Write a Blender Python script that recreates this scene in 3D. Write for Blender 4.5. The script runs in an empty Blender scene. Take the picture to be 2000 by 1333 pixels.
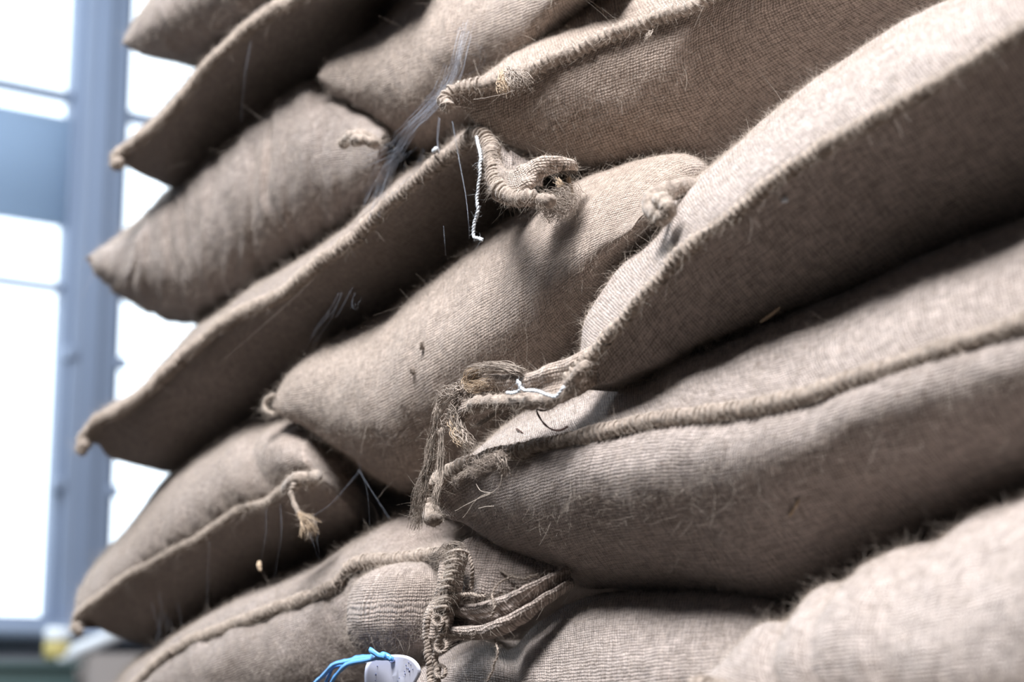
import bpy, math, random
import numpy as np
from mathutils import Vector

sc = bpy.context.scene
COL = sc.collection
random.seed(7)
RNG = np.random.default_rng(7)

# ------------------------------------------------------------------ camera
IMG_W, IMG_H = 2000.0, 1333.0
F_PX = 3500.0
CAM = np.array([0.0, 0.0, 1.30])
PITCH = math.radians(11.0)
cam_data = bpy.data.cameras.new('camera')
cam_data.sensor_fit = 'HORIZONTAL'
cam_data.sensor_width = 36.0
cam_data.lens = 36.0 * F_PX / IMG_W
cam_data.clip_start = 0.05
cam_data.dof.use_dof = True
cam_data.dof.focus_distance = 1.42
cam_data.dof.aperture_fstop = 4.2
cam = bpy.data.objects.new('camera', cam_data)
COL.objects.link(cam)
cam.location = CAM
cam.rotation_euler = (math.pi / 2 + PITCH, 0, 0)
sc.camera = cam

# ------------------------------------------------------------------ world, lamps, exposure
sc.view_settings.view_transform = 'Standard'
sc.view_settings.look = 'None'
sc.view_settings.exposure = 0.0
sc.view_settings.gamma = 1.0
sc.cycles.use_denoising = True
sc.cycles.max_bounces = 6
sc.cycles.diffuse_bounces = 4
sc.cycles.transmission_bounces = 6
sc.cycles.transparent_max_bounces = 8
sc.cycles.caustics_reflective = False
sc.cycles.caustics_refractive = False

world = bpy.data.worlds.new('overcast_sky')
sc.world = world
world.use_nodes = True
wbg = world.node_tree.nodes['Background']
wbg.inputs['Color'].default_value = (0.84, 0.93, 1.0, 1)
wbg.inputs['Strength'].default_value = 3.2


def area_lamp(name, loc, target, size, size_y, power, color):
    d = bpy.data.lights.new(name, 'AREA')
    d.shape = 'RECTANGLE'
    d.size, d.size_y = size, size_y
    d.energy = power
    d.color = color
    o = bpy.data.objects.new(name, d)
    COL.objects.link(o)
    o.location = loc
    o.rotation_euler = (Vector(target) - Vector(loc)).to_track_quat('-Z', 'Y').to_euler()
    return o


area_lamp('assumed_key_lamp', (-0.64, 0.42, 3.95), (0.05, 1.4, 1.5), 1.0, 1.0, 275.0, (0.985, 0.98, 1.0))  # assumed overhead key lamp hung inside the room; the ceiling has no opening
area_lamp('window_wall_fill', (-1.6, 3.4, 4.9), (-0.7, 3.2, 1.5), 1.6, 1.6, 190.0, (0.78, 0.89, 1.0))  # added fill lamp, brightens the window wall and the left sack tops
area_lamp('added_blue_fill', (-2.6, 3.6, 2.6), (-0.3, 1.7, 1.5), 1.6, 1.6, 10.0, (0.62, 0.78, 1.0))  # added bluish fill lamp for the left sacks; no far windows are built

# ------------------------------------------------------------------ place: the stack face and the window wall
TH = math.radians(36.0)
AWAY = np.array([-math.sin(TH), math.cos(TH), 0.0])       # along the stack face, to the window wall
OUT = np.array([-math.cos(TH), -math.sin(TH), 0.0])       # out of the stack face
INW = -OUT
UP = np.array([0.0, 0.0, 1.0])
FACE_D = float(np.dot(OUT, np.array([0, 1.45, 0])))
WINDOW_D = 5.5
CF = np.array([0, math.cos(PITCH), math.sin(PITCH)])
CU = np.array([0, -math.sin(PITCH), math.cos(PITCH)])
CR = np.array([1.0, 0, 0])


def ray(px, py):
    px = np.asarray(px, float); py = np.asarray(py, float)
    return (CF[None, :] + ((px - IMG_W / 2) / F_PX)[..., None] * CR + ((IMG_H / 2 - py) / F_PX)[..., None] * CU)


def at(px, py, d=0.0):
    """points of the stack face (moved out of it by d) for traced outline points"""
    px = np.atleast_1d(px); py = np.atleast_1d(py)
    r = ray(px, py)
    t = (FACE_D + np.asarray(d, float)) / (r @ OUT)
    return CAM + r * np.reshape(t, (-1, 1))


def at_window(px, py, off=0.0):
    r = ray(np.atleast_1d(px), np.atleast_1d(py))
    t = (WINDOW_D + off) / (r @ AWAY)
    return (CAM + r * t[:, None])[0]


# ------------------------------------------------------------------ tagging helpers
def tag(o, label=None, cat=None, group=None, kind=None):
    if label: o['label'] = label
    if cat: o['category'] = cat
    if group: o['group'] = group
    if kind: o['kind'] = kind
    return o


def mesh_obj(name, verts, faces, mat, parent=None, uv=None, smooth=True):
    me = bpy.data.meshes.new(name)
    verts = np.asarray(verts, np.float32)
    me.vertices.add(len(verts))
    me.vertices.foreach_set('co', verts.ravel())
    if isinstance(faces, np.ndarray):
        n, k = faces.shape
        me.loops.add(n * k)
        me.loops.foreach_set('vertex_index', faces.astype(np.int32).ravel())
        me.polygons.add(n)
        me.polygons.foreach_set('loop_start', np.arange(0, n * k, k, dtype=np.int32))
        flat = faces.ravel()
    else:
        tot = [len(f) for f in faces]
        flat = np.array([i for f in faces for i in f], np.int32)
        me.loops.add(len(flat))
        me.loops.foreach_set('vertex_index', flat)
        me.polygons.add(len(faces))
        me.polygons.foreach_set('loop_start', np.concatenate([[0], np.cumsum(tot)[:-1]]).astype(np.int32))
    me.update(calc_edges=True)
    if uv is not None:
        lay = me.uv_layers.new(name='UVMap')
        lay.data.foreach_set('uv', np.asarray(uv, np.float32)[flat].ravel())
    if smooth:
        me.polygons.foreach_set('use_smooth', np.ones(len(me.polygons), bool))
    me.materials.append(mat)
    me.validate()
    o = bpy.data.objects.new(name, me)
    COL.objects.link(o)
    if parent is not None:
        o.parent = parent
        o.matrix_parent_inverse.identity()
        loc = np.array(parent_origin(parent), np.float32)
        me.vertices.foreach_set('co', (verts - loc).ravel())
        me.update()
    return o


def parent_origin(o):
    p = Vector((0, 0, 0))
    while o is not None:
        p = p + o.location
        o = o.parent
    return p


def empty(name, loc):
    o = bpy.data.objects.new(name, None)
    o.empty_display_size = 0.05
    o.location = loc
    COL.objects.link(o)
    return o


# ------------------------------------------------------------------ maths helpers
def vnoise(p, seed=0):
    """smooth value noise in [-1,1] of points (n,3)"""
    p = np.asarray(p, float)
    i = np.floor(p).astype(np.int64)
    f = p - i
    f = f * f * f * (f * (f * 6 - 15) + 10)

    def h(ix, iy, iz):
        n = (ix * 374761393 + iy * 668265263 + iz * 2147483647 + seed * 974634777) & 0xffffffff
        n = ((n ^ (n >> 13)) * 1274126177) & 0xffffffff
        n = ((n ^ (n >> 16)) * 2246822519) & 0xffffffff
        return ((n ^ (n >> 15)) & 0xffffff) / float(0x7fffff) - 1.0
    r = 0
    for dx in (0, 1):
        wx = f[:, 0] if dx else 1 - f[:, 0]
        for dy in (0, 1):
            wy = f[:, 1] if dy else 1 - f[:, 1]
            for dz in (0, 1):
                wz = f[:, 2] if dz else 1 - f[:, 2]
                r = r + wx * wy * wz * h(i[:, 0] + dx, i[:, 1] + dy, i[:, 2] + dz)
    return r


def nz1(x, seed):
    x = np.asarray(x, float)
    return vnoise(np.stack([x, np.zeros_like(x) + seed * 3.7, np.zeros_like(x)], 1), seed)


def unit(v):
    n = np.linalg.norm(v, axis=-1, keepdims=True)
    return v / np.maximum(n, 1e-12)


def crom(pts, n):
    """centripetal-like Catmull-Rom through pts (k,m), n samples equally spaced by arc length"""
    pts = np.asarray(pts, float)
    k = len(pts)
    if k == 2:
        w = np.linspace(0, 1, n)[:, None]
        return pts[0] * (1 - w) + pts[1] * w
    P = np.vstack([2 * pts[0] - pts[1], pts, 2 * pts[-1] - pts[-2]])
    out = []
    m = 40
    for a in range(k - 1):
        p0, p1, p2, p3 = P[a], P[a + 1], P[a + 2], P[a + 3]
        d1 = max(np.linalg.norm(p2 - p1), 1e-9)
        d0 = max(np.linalg.norm(p1 - p0), 1e-9); d2 = max(np.linalg.norm(p3 - p2), 1e-9)
        t1 = ((p1 - p0) / d0 * d1 + (p2 - p1)) / 2 * 1.0
        t2 = ((p2 - p1) + (p3 - p2) / d2 * d1) / 2 * 1.0
        s = np.linspace(0, 1, m, endpoint=(a == k - 2))[:, None]
        out.append((2 * s**3 - 3 * s**2 + 1) * p1 + (s**3 - 2 * s**2 + s) * t1 + (-2 * s**3 + 3 * s**2) * p2 + (s**3 - s**2) * t2)
    q = np.vstack(out)
    L = np.concatenate([[0], np.cumsum(np.linalg.norm(np.diff(q, axis=0), axis=1))])
    x = np.linspace(0, L[-1], n) if np.isscalar(n) else np.asarray(n) * L[-1]
    return np.stack([np.interp(x, L, q[:, j]) for j in range(q.shape[1])], 1)


def arc(p):
    return np.concatenate([[0], np.cumsum(np.linalg.norm(np.diff(p, axis=0), axis=1))])


def frames(path):
    """rotation-minimising frames along a path"""
    t = unit(np.gradient(path, axis=0))
    n = np.zeros_like(path); b = np.zeros_like(path)
    a = UP if abs(t[0] @ UP) < 0.9 else CR
    n[0] = unit(a - t[0] * (a @ t[0]))
    for i in range(1, len(path)):
        v = n[i - 1] - t[i] * (n[i - 1] @ t[i])
        n[i] = v / max(np.linalg.norm(v), 1e-9)
    b = np.cross(t, n)
    return t, n, b


def tube_geo(path, rad, sides=10, flat=1.0, close=True):
    """verts, faces (quads, list for caps), of a swept tube; rad scalar or (n,) or (n,sides)"""
    path = np.asarray(path, float)
    n = len(path)
    _, N, B = frames(path)
    ang = np.linspace(0, 2 * math.pi, sides, endpoint=False)
    rad = np.asarray(rad, float)
    if rad.ndim == 0: rad = np.full((n, sides), float(rad))
    elif rad.ndim == 1: rad = np.repeat(rad[:, None], sides, 1)
    v = path[:, None, :] + rad[..., None] * (np.cos(ang)[None, :, None] * N[:, None, :] + flat * np.sin(ang)[None, :, None] * B[:, None, :])
    v = v.reshape(-1, 3)
    f = []
    i = np.arange(n - 1)[:, None] * sides
    j = np.arange(sides)[None, :]
    jn = (j + 1) % sides
    q = np.stack([i + j, i + jn, i + sides + jn, i + sides + j], -1).reshape(-1, 4)
    f = [tuple(x) for x in q]
    if close:
        f.append(tuple(range(sides - 1, -1, -1)))
        f.append(tuple(range((n - 1) * sides, n * sides)))
    return v, f


class MB:
    """collects shapes of ONE mesh"""
    def __init__(s): s.v = []; s.f = []; s.n = 0
    def add(s, v, f):
        v = np.asarray(v, float)
        s.v.append(v); s.f += [tuple(int(i) + s.n for i in q) for q in f]; s.n += len(v)
    def tube(s, path, rad, sides=8, flat=1.0): s.add(*tube_geo(path, rad, sides, flat))
    def box(s, c, ax, ay, az, sx, sy, sz):
        c = np.asarray(c, float)
        v = [c + ax * sx * i / 2 + ay * sy * j / 2 + az * sz * k / 2 for i in (-1, 1) for j in (-1, 1) for k in (-1, 1)]
        s.add(v, [(0, 1, 3, 2), (4, 6, 7, 5), (0, 4, 5, 1), (2, 3, 7, 6), (0, 2, 6, 4), (1, 5, 7, 3)])
    def build(s, name, mat, parent=None, smooth=True, bevel=0):
        o = mesh_obj(name, np.vstack(s.v), s.f, mat, parent, smooth=smooth)
        if bevel:
            m = o.modifiers.new('bevel', 'BEVEL'); m.width = bevel; m.segments = 2; m.limit_method = 'ANGLE'
        return o


# ------------------------------------------------------------------ materials
class NT:
    def __init__(s, name):
        s.m = bpy.data.materials.new(name); s.m.use_nodes = True
        s.t = s.m.node_tree; s.b = s.t.nodes['Principled BSDF']
    def node(s, ty, **kw):
        n = s.t.nodes.new(ty)
        for k, v in kw.items(): setattr(n, k, v)
        return n
    def put(s, sock, v):
        if isinstance(v, bpy.types.NodeSocket): s.t.links.new(v, sock)
        elif v is not None: sock.default_value = v
    def math(s, op, a, b=None, c=None, clamp=False):
        n = s.node('ShaderNodeMath', operation=op, use_clamp=clamp)
        s.put(n.inputs[0], a); s.put(n.inputs[1], b); s.put(n.inputs[2], c)
        return n.outputs[0]
    def noise(s, vec, scale, detail=2.0, rough=0.5):
        n = s.node('ShaderNodeTexNoise')
        s.put(n.inputs['Vector'], vec); n.inputs['Scale'].default_value = scale
        n.inputs['Detail'].default_value = detail; n.inputs['Roughness'].default_value = rough
        return n.outputs['Fac']
    def mix(s, fac, a, b, mode='MIX'):
        n = s.node('ShaderNodeMix', data_type='RGBA', blend_type=mode)
        s.put(n.inputs[0], fac); s.put(n.inputs[6], a); s.put(n.inputs[7], b)
        return n.outputs[2]
    def ramp(s, v, lo, hi):
        n = s.node('ShaderNodeMapRange', interpolation_type='SMOOTHSTEP')
        s.put(n.inputs['Value'], v); n.inputs['From Min'].default_value = lo; n.inputs['From Max'].default_value = hi
        return n.outputs['Result']


def c4(r, g, b): return (r, g, b, 1.0)


def jute_material(name, base, pitch=0.002, seed=0.0, hole=0.75, stain=0.5, bump=1.0):
    k = NT(name)
    uvn = k.node('ShaderNodeUVMap', uv_map='UVMap').outputs['UV']
    geo = k.node('ShaderNodeTexCoord').outputs['Object']
    # threads wander a little
    wob = k.node('ShaderNodeTexNoise'); k.put(wob.inputs['Vector'], uvn); wob.inputs['Scale'].default_value = 60.0; wob.inputs['Detail'].default_value = 2.0
    vm = k.node('ShaderNodeVectorMath', operation='MULTIPLY_ADD')
    k.put(vm.inputs[0], wob.outputs['Color']); vm.inputs[1].default_value = (0.0032, 0.0032, 0); k.put(vm.inputs[2], uvn)
    wob2 = k.node('ShaderNodeTexNoise'); k.put(wob2.inputs['Vector'], uvn); wob2.inputs['Scale'].default_value = 320.0; wob2.inputs['Detail'].default_value = 1.0
    vm2 = k.node('ShaderNodeVectorMath', operation='MULTIPLY_ADD')
    k.put(vm2.inputs[0], wob2.outputs['Color']); vm2.inputs[1].default_value = (0.0016, 0.0016, 0); k.put(vm2.inputs[2], vm.outputs[0]); vm = vm2
    sp = k.node('ShaderNodeSeparateXYZ'); k.put(sp.inputs[0], vm.outputs[0])
    P = k.math('SINE', k.math('MULTIPLY', sp.outputs[0], math.pi / pitch))
    Q = k.math('SINE', k.math('MULTIPLY', sp.outputs[1], math.pi / pitch))
    PQ = k.math('MULTIPLY', P, Q)
    warp = k.math('MULTIPLY_ADD', PQ, 0.5, k.math('MULTIPLY', k.math('ABSOLUTE', P), 0.5))
    weft = k.math('MULTIPLY_ADD', PQ, -0.5, k.math('MULTIPLY_ADD', k.math('ABSOLUTE', Q), 0.28, 0.16))
    H = k.math('SMOOTH_MAX', warp, weft, 0.15)
    # slubs: yarn thickness changes along each thread
    mp = k.node('ShaderNodeMapping'); k.put(mp.inputs[0], uvn); mp.inputs['Scale'].default_value = (80, 420, 1); mp.inputs['Location'].default_value = (seed, seed, seed)
    slub_a = k.noise(mp.outputs[0], 1.0, 2)
    mp2 = k.node('ShaderNodeMapping'); k.put(mp2.inputs[0], uvn); mp2.inputs['Scale'].default_value = (420, 80, 1)
    slub_b = k.noise(mp2.outputs[0], 1.0, 2)
    slub = k.math('ADD', slub_a, slub_b)
    fine = k.noise(uvn, 1500.0, 2, 0.6)
    holes = k.ramp(k.math('MULTIPLY_ADD', k.math('SUBTRACT', slub, 1.0), 0.7, H), 0.10, 0.70)
    big = k.noise(geo, 7.0, 4, 0.55)
    mid = k.noise(geo, 45.0, 3, 0.6)
    speck = k.ramp(k.noise(geo, 160.0, 2, 0.6), 0.66, 0.76)
    mp3 = k.node('ShaderNodeMapping'); k.put(mp3.inputs[0], uvn); mp3.inputs['Scale'].default_value = (330, 22, 1)
    streak = k.noise(mp3.outputs[0], 1.0, 2, 0.6)
    dark = tuple(x * 0.55 * y for x, y in zip(base, (1.0, 0.92, 0.84)))
    light = tuple(min(1, x * 1.22) for x in base)
    col = k.mix(k.ramp(slub, 0.7, 1.3), c4(*tuple(x * 0.86 for x in base)), c4(*light))
    col = k.mix(k.math('MULTIPLY', k.ramp(streak, 0.45, 0.72), 0.5), col, c4(*tuple(x * 0.66 for x in base)))
    col = k.mix(k.math('MULTIPLY', k.ramp(big, 0.42, 0.68), stain), col, c4(base[0] * 0.74, base[1] * 0.70, base[2] * 0.66))
    col = k.mix(k.math('MULTIPLY', k.ramp(mid, 0.55, 0.75), 0.35 * stain), col, c4(base[0] * 0.62, base[1] * 0.55, base[2] * 0.5))
    col = k.mix(k.math('MULTIPLY', speck, 0.6), col, c4(base[0] * 0.42, base[1] * 0.33, base[2] * 0.27))
    col = k.mix(k.math('MULTIPLY', k.math('SUBTRACT', 1.0, holes), hole), col, c4(*tuple(x * 0.42 for x in dark)))
    col = k.mix(k.math('MULTIPLY', k.ramp(fine, 0.5, 0.75), 0.25), col, c4(*light))
    k.put(k.b.inputs['Base Color'], col)
    k.b.inputs['Roughness'].default_value = 0.92
    k.b.inputs['Specular IOR Level'].default_value = 0.12
    k.b.inputs['Sheen Weight'].default_value = 0.22
    k.b.inputs['Sheen Roughness'].default_value = 0.5
    h = k.math('ADD', k.math('MULTIPLY_ADD', slub, 0.45, H), k.math('MULTIPLY', fine, 0.3))
    bp = k.node('ShaderNodeBump'); bp.inputs['Strength'].default_value = bump; bp.inputs['Distance'].default_value = 0.0013
    k.put(bp.inputs['Height'], h); k.put(k.b.inputs['Normal'], bp.outputs[0])
    return k.m


def rope_material(name, base, vary=0.35):
    k = NT(name)
    geo = k.node('ShaderNodeTexCoord').outputs['Object']
    a = k.noise(geo, 260.0, 3, 0.6); b = k.noise(geo, 900.0, 2, 0.6)
    col = k.mix(k.ramp(a, 0.35, 0.7), c4(*tuple(x * (1 - vary) for x in base)), c4(*tuple(min(1, x * 1.15) for x in base)))
    col = k.mix(k.math('MULTIPLY', k.ramp(b, 0.5, 0.8), 0.3), col, c4(*tuple(min(1, x * 1.35) for x in base)))
    k.put(k.b.inputs['Base Color'], col)
    k.b.inputs['Roughness'].default_value = 0.9
    k.b.inputs['Specular IOR Level'].default_value = 0.12
    k.b.inputs['Sheen Weight'].default_value = 0.2
    bp = k.node('ShaderNodeBump'); bp.inputs['Strength'].default_value = 0.8; bp.inputs['Distance'].default_value = 0.0008
    k.put(bp.inputs['Height'], k.math('ADD', a, k.math('MULTIPLY', b, 0.6))); k.put(k.b.inputs['Normal'], bp.outputs[0])
    return k.m


def plain(name, base, rough=0.6, spec=0.4, noise=0.08, scale=8.0, **kw):
    k = NT(name)
    geo = k.node('ShaderNodeTexCoord').outputs['Object']
    n = k.noise(geo, scale, 3, 0.55)
    k.put(k.b.inputs['Base Color'], k.mix(n, c4(*tuple(x * (1 - noise) for x in base)), c4(*tuple(min(1, x * (1 + noise)) for x in base))))
    k.b.inputs['Roughness'].default_value = rough
    k.b.inputs['Specular IOR Level'].default_value = spec
    for a, v in kw.items(): k.b.inputs[a].default_value = v
    return k.m


JB = (0.42, 0.349, 0.304)
M_JUTE = [jute_material('jute_weave_%d' % i, tuple(x * s for x, s in zip(JB, t)), 0.0025, i * 3.1, stain=st)
          for i, (t, st) in enumerate([((1, 1, 1.01), .5), ((1.05, 1.03, 1.0), .35), ((.95, .96, .99), .6), ((1.12, 1.15, 1.20), .25)])]
M_ROPE = rope_material('jute_seam_roll', (0.33, 0.272, 0.228))
M_STITCH = rope_material('jute_twine', (0.37, 0.308, 0.258), 0.35)
M_TAN = rope_material('tan_jute_fibre', (0.47, 0.355, 0.245), 0.2)
M_WHITE = rope_material('white_cotton_string', (0.66, 0.70, 0.74), 0.1)
M_BROWN = plain('dark_brown_twig', (0.07, 0.035, 0.028), 0.7)
M_FIBRE = plain('loose_jute_fibre', (0.52, 0.45, 0.385), 0.75, 0.2, 0.15, 30.0)
M_WEB = plain('cobweb_silk', (0.42, 0.46, 0.54), 0.5, 0.3, 0.0)

# ------------------------------------------------------------------ the hall
M_WALL = plain('grey_plaster', (0.36, 0.38, 0.42), 0.85, 0.2, 0.1, 3.0)
M_FLOOR = plain('concrete_floor', (0.12, 0.10, 0.085), 0.8, 0.3, 0.2, 2.0)
M_CEIL = plain('ceiling_boards', (0.30, 0.28, 0.26), 0.85, 0.2, 0.1, 2.0)
M_FRAME = plain('blue_grey_painted_steel', (0.25, 0.30, 0.40), 0.5, 0.4, 0.06, 5.0)
M_PANEL = plain('blue_grey_panel', (0.34, 0.42, 0.53), 0.6, 0.3, 0.12, 6.0)
_t = M_PANEL.node_tree
_tl = _t.nodes.new('ShaderNodeBsdfTranslucent'); _tl.inputs[0].default_value = (0.60, 0.68, 0.78, 1)
_mm = _t.nodes.new('ShaderNodeMixShader'); _mm.inputs[0].default_value = 0.56
_t.links.new(_t.nodes['Principled BSDF'].outputs[0], _mm.inputs[1]); _t.links.new(_tl.outputs[0], _mm.inputs[2])
_t.links.new(_mm.outputs[0], _t.nodes['Material Output'].inputs[0])
M_PALE = plain('pale_panel', (0.62, 0.68, 0.76), 0.6, 0.3, 0.1, 6.0)
M_GLASS = NT('window_glass').m
_g = M_GLASS.node_tree
_tr = _g.nodes.new('ShaderNodeBsdfTransparent'); _tr.inputs[0].default_value = (0.97, 0.985, 1, 1)
_gl = _g.nodes.new('ShaderNodeBsdfGlossy'); _gl.inputs['Roughness'].default_value = 0.05
_mx = _g.nodes.new('ShaderNodeMixShader'); _mx.inputs[0].default_value = 0.05
_g.links.new(_tr.outputs[0], _mx.inputs[1]); _g.links.new(_gl.outputs[0], _mx.inputs[2])
_g.links.new(_mx.outputs[0], _g.nodes['Material Output'].inputs[0])

ERT = INW                      # along the window wall, to the right


def wp(h, z, off=0.0):
    """point of the window wall: h metres to the right, height z"""
    return AWAY * (WINDOW_D + off) + ERT * h + UP * z


def hz(px, py):
    p = at_window(px, py)
    return float(p @ ERT), float(p[2])


def wbox(mb, h0, h1, z0, z1, o0, o1):
    mb.box(wp((h0 + h1) / 2, (z0 + z1) / 2, (o0 + o1) / 2), ERT, AWAY, UP, abs(h1 - h0), abs(o1 - o0), abs(z1 - z0))


def wall(name, mat, *boxes):
    mb = MB()
    for b in boxes: wbox(mb, *b)
    return tag(mb.build(name, mat, smooth=False), kind='structure')


hp0, _ = hz(137, 600); hp1, _ = hz(226, 600)          # the post
_, z_sill = hz(50, 1217)
H_L, H_R, Z_TOP = hp0 - 1.5, hp1 + 1.5, 4.2
RX0, RX1 = -5.0, 4.5                                     # room extent along ERT
RA0 = -4.0
wall('wall_back', M_WALL, (RX0, RX1, 0, z_sill - 0.03, 0, 0.25), (RX0, RX1, Z_TOP, 5.4, 0, 0.25),
     (RX0, H_L, z_sill - 0.03, Z_TOP, 0, 0.25), (H_R, RX1, z_sill - 0.03, Z_TOP, 0, 0.25))


def room_slab(name, mat, h0, h1, a0, a1, z0, z1):
    mb = MB()
    mb.box(AWAY * (a0 + a1) / 2 + ERT * (h0 + h1) / 2 + UP * (z0 + z1) / 2, ERT, AWAY, UP, h1 - h0, a1 - a0, z1 - z0)
    return tag(mb.build(name, mat, smooth=False), kind='structure')


room_slab('floor', M_FLOOR, RX0, RX1, RA0, WINDOW_D + 0.25, -0.2, 0.0)
room_slab('ceiling', M_CEIL, RX0, RX1, RA0, WINDOW_D + 0.25, 5.4, 5.6)
room_slab('wall_left', M_WALL, RX0 - 0.2, RX0, RA0, WINDOW_D + 0.25, 0, 5.4)
room_slab('wall_right', M_WALL, RX1, RX1 + 0.2, RA0, WINDOW_D + 0.25, 0, 5.4)
room_slab('wall_front', M_WALL, RX0, RX1, RA0 - 0.2, RA0, 0, 5.4)

# sill and post
wall('trim_1', M_FRAME, (H_L - 0.05, H_R + 0.05, z_sill - 0.05, z_sill, -0.10, 0.2)).name = 'trim_1'
post = MB()
wbox(post, hp0, hp1, z_sill, Z_TOP, -0.03, 0.12)
post_o = tag(post.build('trim_2', M_FRAME, smooth=False, bevel=0.006), kind='structure')
g = MB(); hm = (hp0 + hp1) / 2
wbox(g, hm - 0.018, hm + 0.012, z_sill, Z_TOP, -0.045, -0.03)
g.build('cover_strip', M_FRAME, post_o, smooth=False, bevel=0.004)
for (px, py) in ((134, 692), (231, 712), (108, 947), (214, 962)):
    h, z = hz(px, py)
    m_ = MB(); wbox(m_, h - 0.02, h + 0.02, z - 0.02, z + 0.02, -0.04, 0.0)
    m_.build('hinge', M_FRAME, post_o, smooth=False, bevel=0.006)


def bay(name, h0, h1, bars, panels):
    root = empty(name, wp((h0 + h1) / 2, z_sill))
    tag(root, kind='structure')
    fr = MB(); w = 0.022
    for (a, b) in ((h0, h0 + w), (h1 - w, h1)): wbox(fr, a, b, z_sill, Z_TOP, 0.0, 0.08)
    for (a, b) in ((z_sill, z_sill + w), (Z_TOP - w, Z_TOP)): wbox(fr, h0 + w, h1 - w, a, b, 0.0, 0.08)
    fr.build('window_frame', M_FRAME, root, smooth=False, bevel=0.004)
    for (z, th) in bars:
        m = MB(); wbox(m, h0 + w, h1 - w, z - th / 2, z + th / 2, 0.0, 0.07); m.build('glazing_bar', M_FRAME, root, smooth=False, bevel=0.004)
    for (z0, z1, mat) in panels:
        m = MB(); wbox(m, h0 + w, h1 - w, z0, z1, 0.012, 0.03); m.build('infill_panel', mat, root, smooth=False)
    m = MB(); wbox(m, h0 + w, h1 - w, z_sill + w, Z_TOP - w, 0.045, 0.051)
    m.build('glass', M_GLASS, root, smooth=False)
    return root


zz = lambda px, py: hz(px, py)[1]
bay('window_1', H_L, hp0, [(zz(100, 178), 0.026), (zz(70, 553), 0.02)], [(zz(70, 432), zz(70, 216), M_PANEL)])
bay('window_2', hp1, H_R, [(zz(280, 228), 0.03)], [(zz(235, 585), zz(235, 445), M_PANEL)])

# ------------------------------------------------------------------ sacks
def sweep_weight(t):
    a = 1 - (1 - np.clip(t / 0.28, 0, 1)) ** 2
    b = 1 - (1 - np.clip((1 - t) / 0.2, 0, 1)) ** 2
    return a ** 0.8 * b ** 0.6


def fibres(parent, roots, normals, length, radius, name='fuzz', lift=0.8, mat=None):
    """loose fibres standing off the cloth: one object of uncountable hairs"""
    n = len(roots)
    tang = RNG.normal(size=(n, 3)); tang = unit(tang - normals * (tang * normals).sum(1, keepdims=True))
    d = unit(normals * RNG.uniform(0.15, lift + 0.35, (n, 1)) + tang)
    bend = RNG.normal(size=(n, 3)) * 0.9
    L = (length * np.exp(RNG.normal(0, 0.55, n)))[:, None]
    k = 5
    pts = np.zeros((n, k, 3))
    for i in range(k):
        s = i / (k - 1)
        pts[:, i] = roots + d * L * s + bend * L * s * s * 0.55 - UP * L * s * s * 0.12
    hc = bpy.data.hair_curves.new(name)
    hc.add_curves([k] * n)
    org = np.array(parent_origin(parent))
    hc.attributes['position'].data.foreach_set('vector', (pts.reshape(-1, 3) - org).astype(np.float32).ravel())
    r = (radius * RNG.uniform(0.6, 1.3, (n, 1)) * np.array([1, .95, .85, .65, .3])[None, :]).astype(np.float32)
    ra = hc.attributes.get('radius') or hc.attributes.new('radius', 'FLOAT', 'POINT')
    ra.data.foreach_set('value', r.ravel())
    hc.materials.append(mat or M_FIBRE)
    o = bpy.data.objects.new(name, hc)
    COL.objects.link(o); o.parent = parent
    o['kind'] = 'stuff'
    return o


def seam_parts(parent, path, rad, seed, stitch=0.0058, thread=0.0011, ends=True, flat=1.0, lop=1.0):
    """rolled hem along a path with twine whipped round it; returns the roll's path and frames"""
    L = arc(path)[-1]
    n = max(24, int(L / 0.0011))
    p = crom(path, n)
    s = np.linspace(0, L, n)
    wob = np.stack([nz1(s / 0.02, seed + 1), nz1(s / 0.02, seed + 2), nz1(s / 0.02, seed + 3)], 1) * 0.0012
    p = p + wob
    sides = 12
    ang = np.linspace(0, 2 * math.pi, sides, endpoint=False)
    _, N, B = frames(p)
    base = rad * (1 + 0.16 * nz1(s / 0.03, seed + 4))
    if ends:
        e = np.minimum(s, L - s) / (rad * 1.0)
        base = base * np.clip(0.45 + 0.55 * np.sqrt(np.clip(e, 0, 1)), 0.3, 1)
    groove = 0.13 * np.cos(2 * math.pi * s[:, None] / stitch - ang[None, :])
    lump = 0.24 * vnoise((p[:, None, :] + base[:, None, None] * (np.cos(ang)[None, :, None] * N[:, None, :] + np.sin(ang)[None, :, None] * B[:, None, :])).reshape(-1, 3) / 0.006, seed).reshape(n, sides)
    v, f = tube_geo(p, base[:, None] * (1 + groove + lump), sides, flat)
    roll = mesh_obj('seam', v, f, M_ROPE, parent)
    # whipped twine
    m = max(60, int(L / stitch * 11))
    ss = np.linspace(0.001, L - 0.001, m)
    ci = np.interp(ss, s, np.arange(n))
    i0 = np.clip(ci.astype(int), 0, n - 2); w = (ci - i0)[:, None]
    pp = p[i0] * (1 - w) + p[i0 + 1] * w
    NN = unit(N[i0] * (1 - w) + N[i0 + 1] * w); BB = unit(B[i0] * (1 - w) + B[i0 + 1] * w)
    rr = np.interp(ss, s, base) * (1.04 + 0.10 * nz1(ss / 0.004, seed + 9)) + thread * 0.35
    th = 2 * math.pi * ss / stitch + 1.5 * nz1(ss / 0.012, seed + 8) + 0.8 * nz1(ss / 0.004, seed + 18)
    hp = pp + rr[:, None] * (np.cos(th)[:, None] * NN + flat * np.sin(th)[:, None] * BB)
    tw = thread * np.clip(1 + 0.6 * nz1(ss / 0.009, seed + 11) + 0.4 * nz1(ss / 0.03, seed + 12), 0.25, 1.7)
    v, f = tube_geo(hp, tw, 6)
    mesh_obj('stitching', v, f, M_STITCH, roll)
    return p, N, B, base


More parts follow.
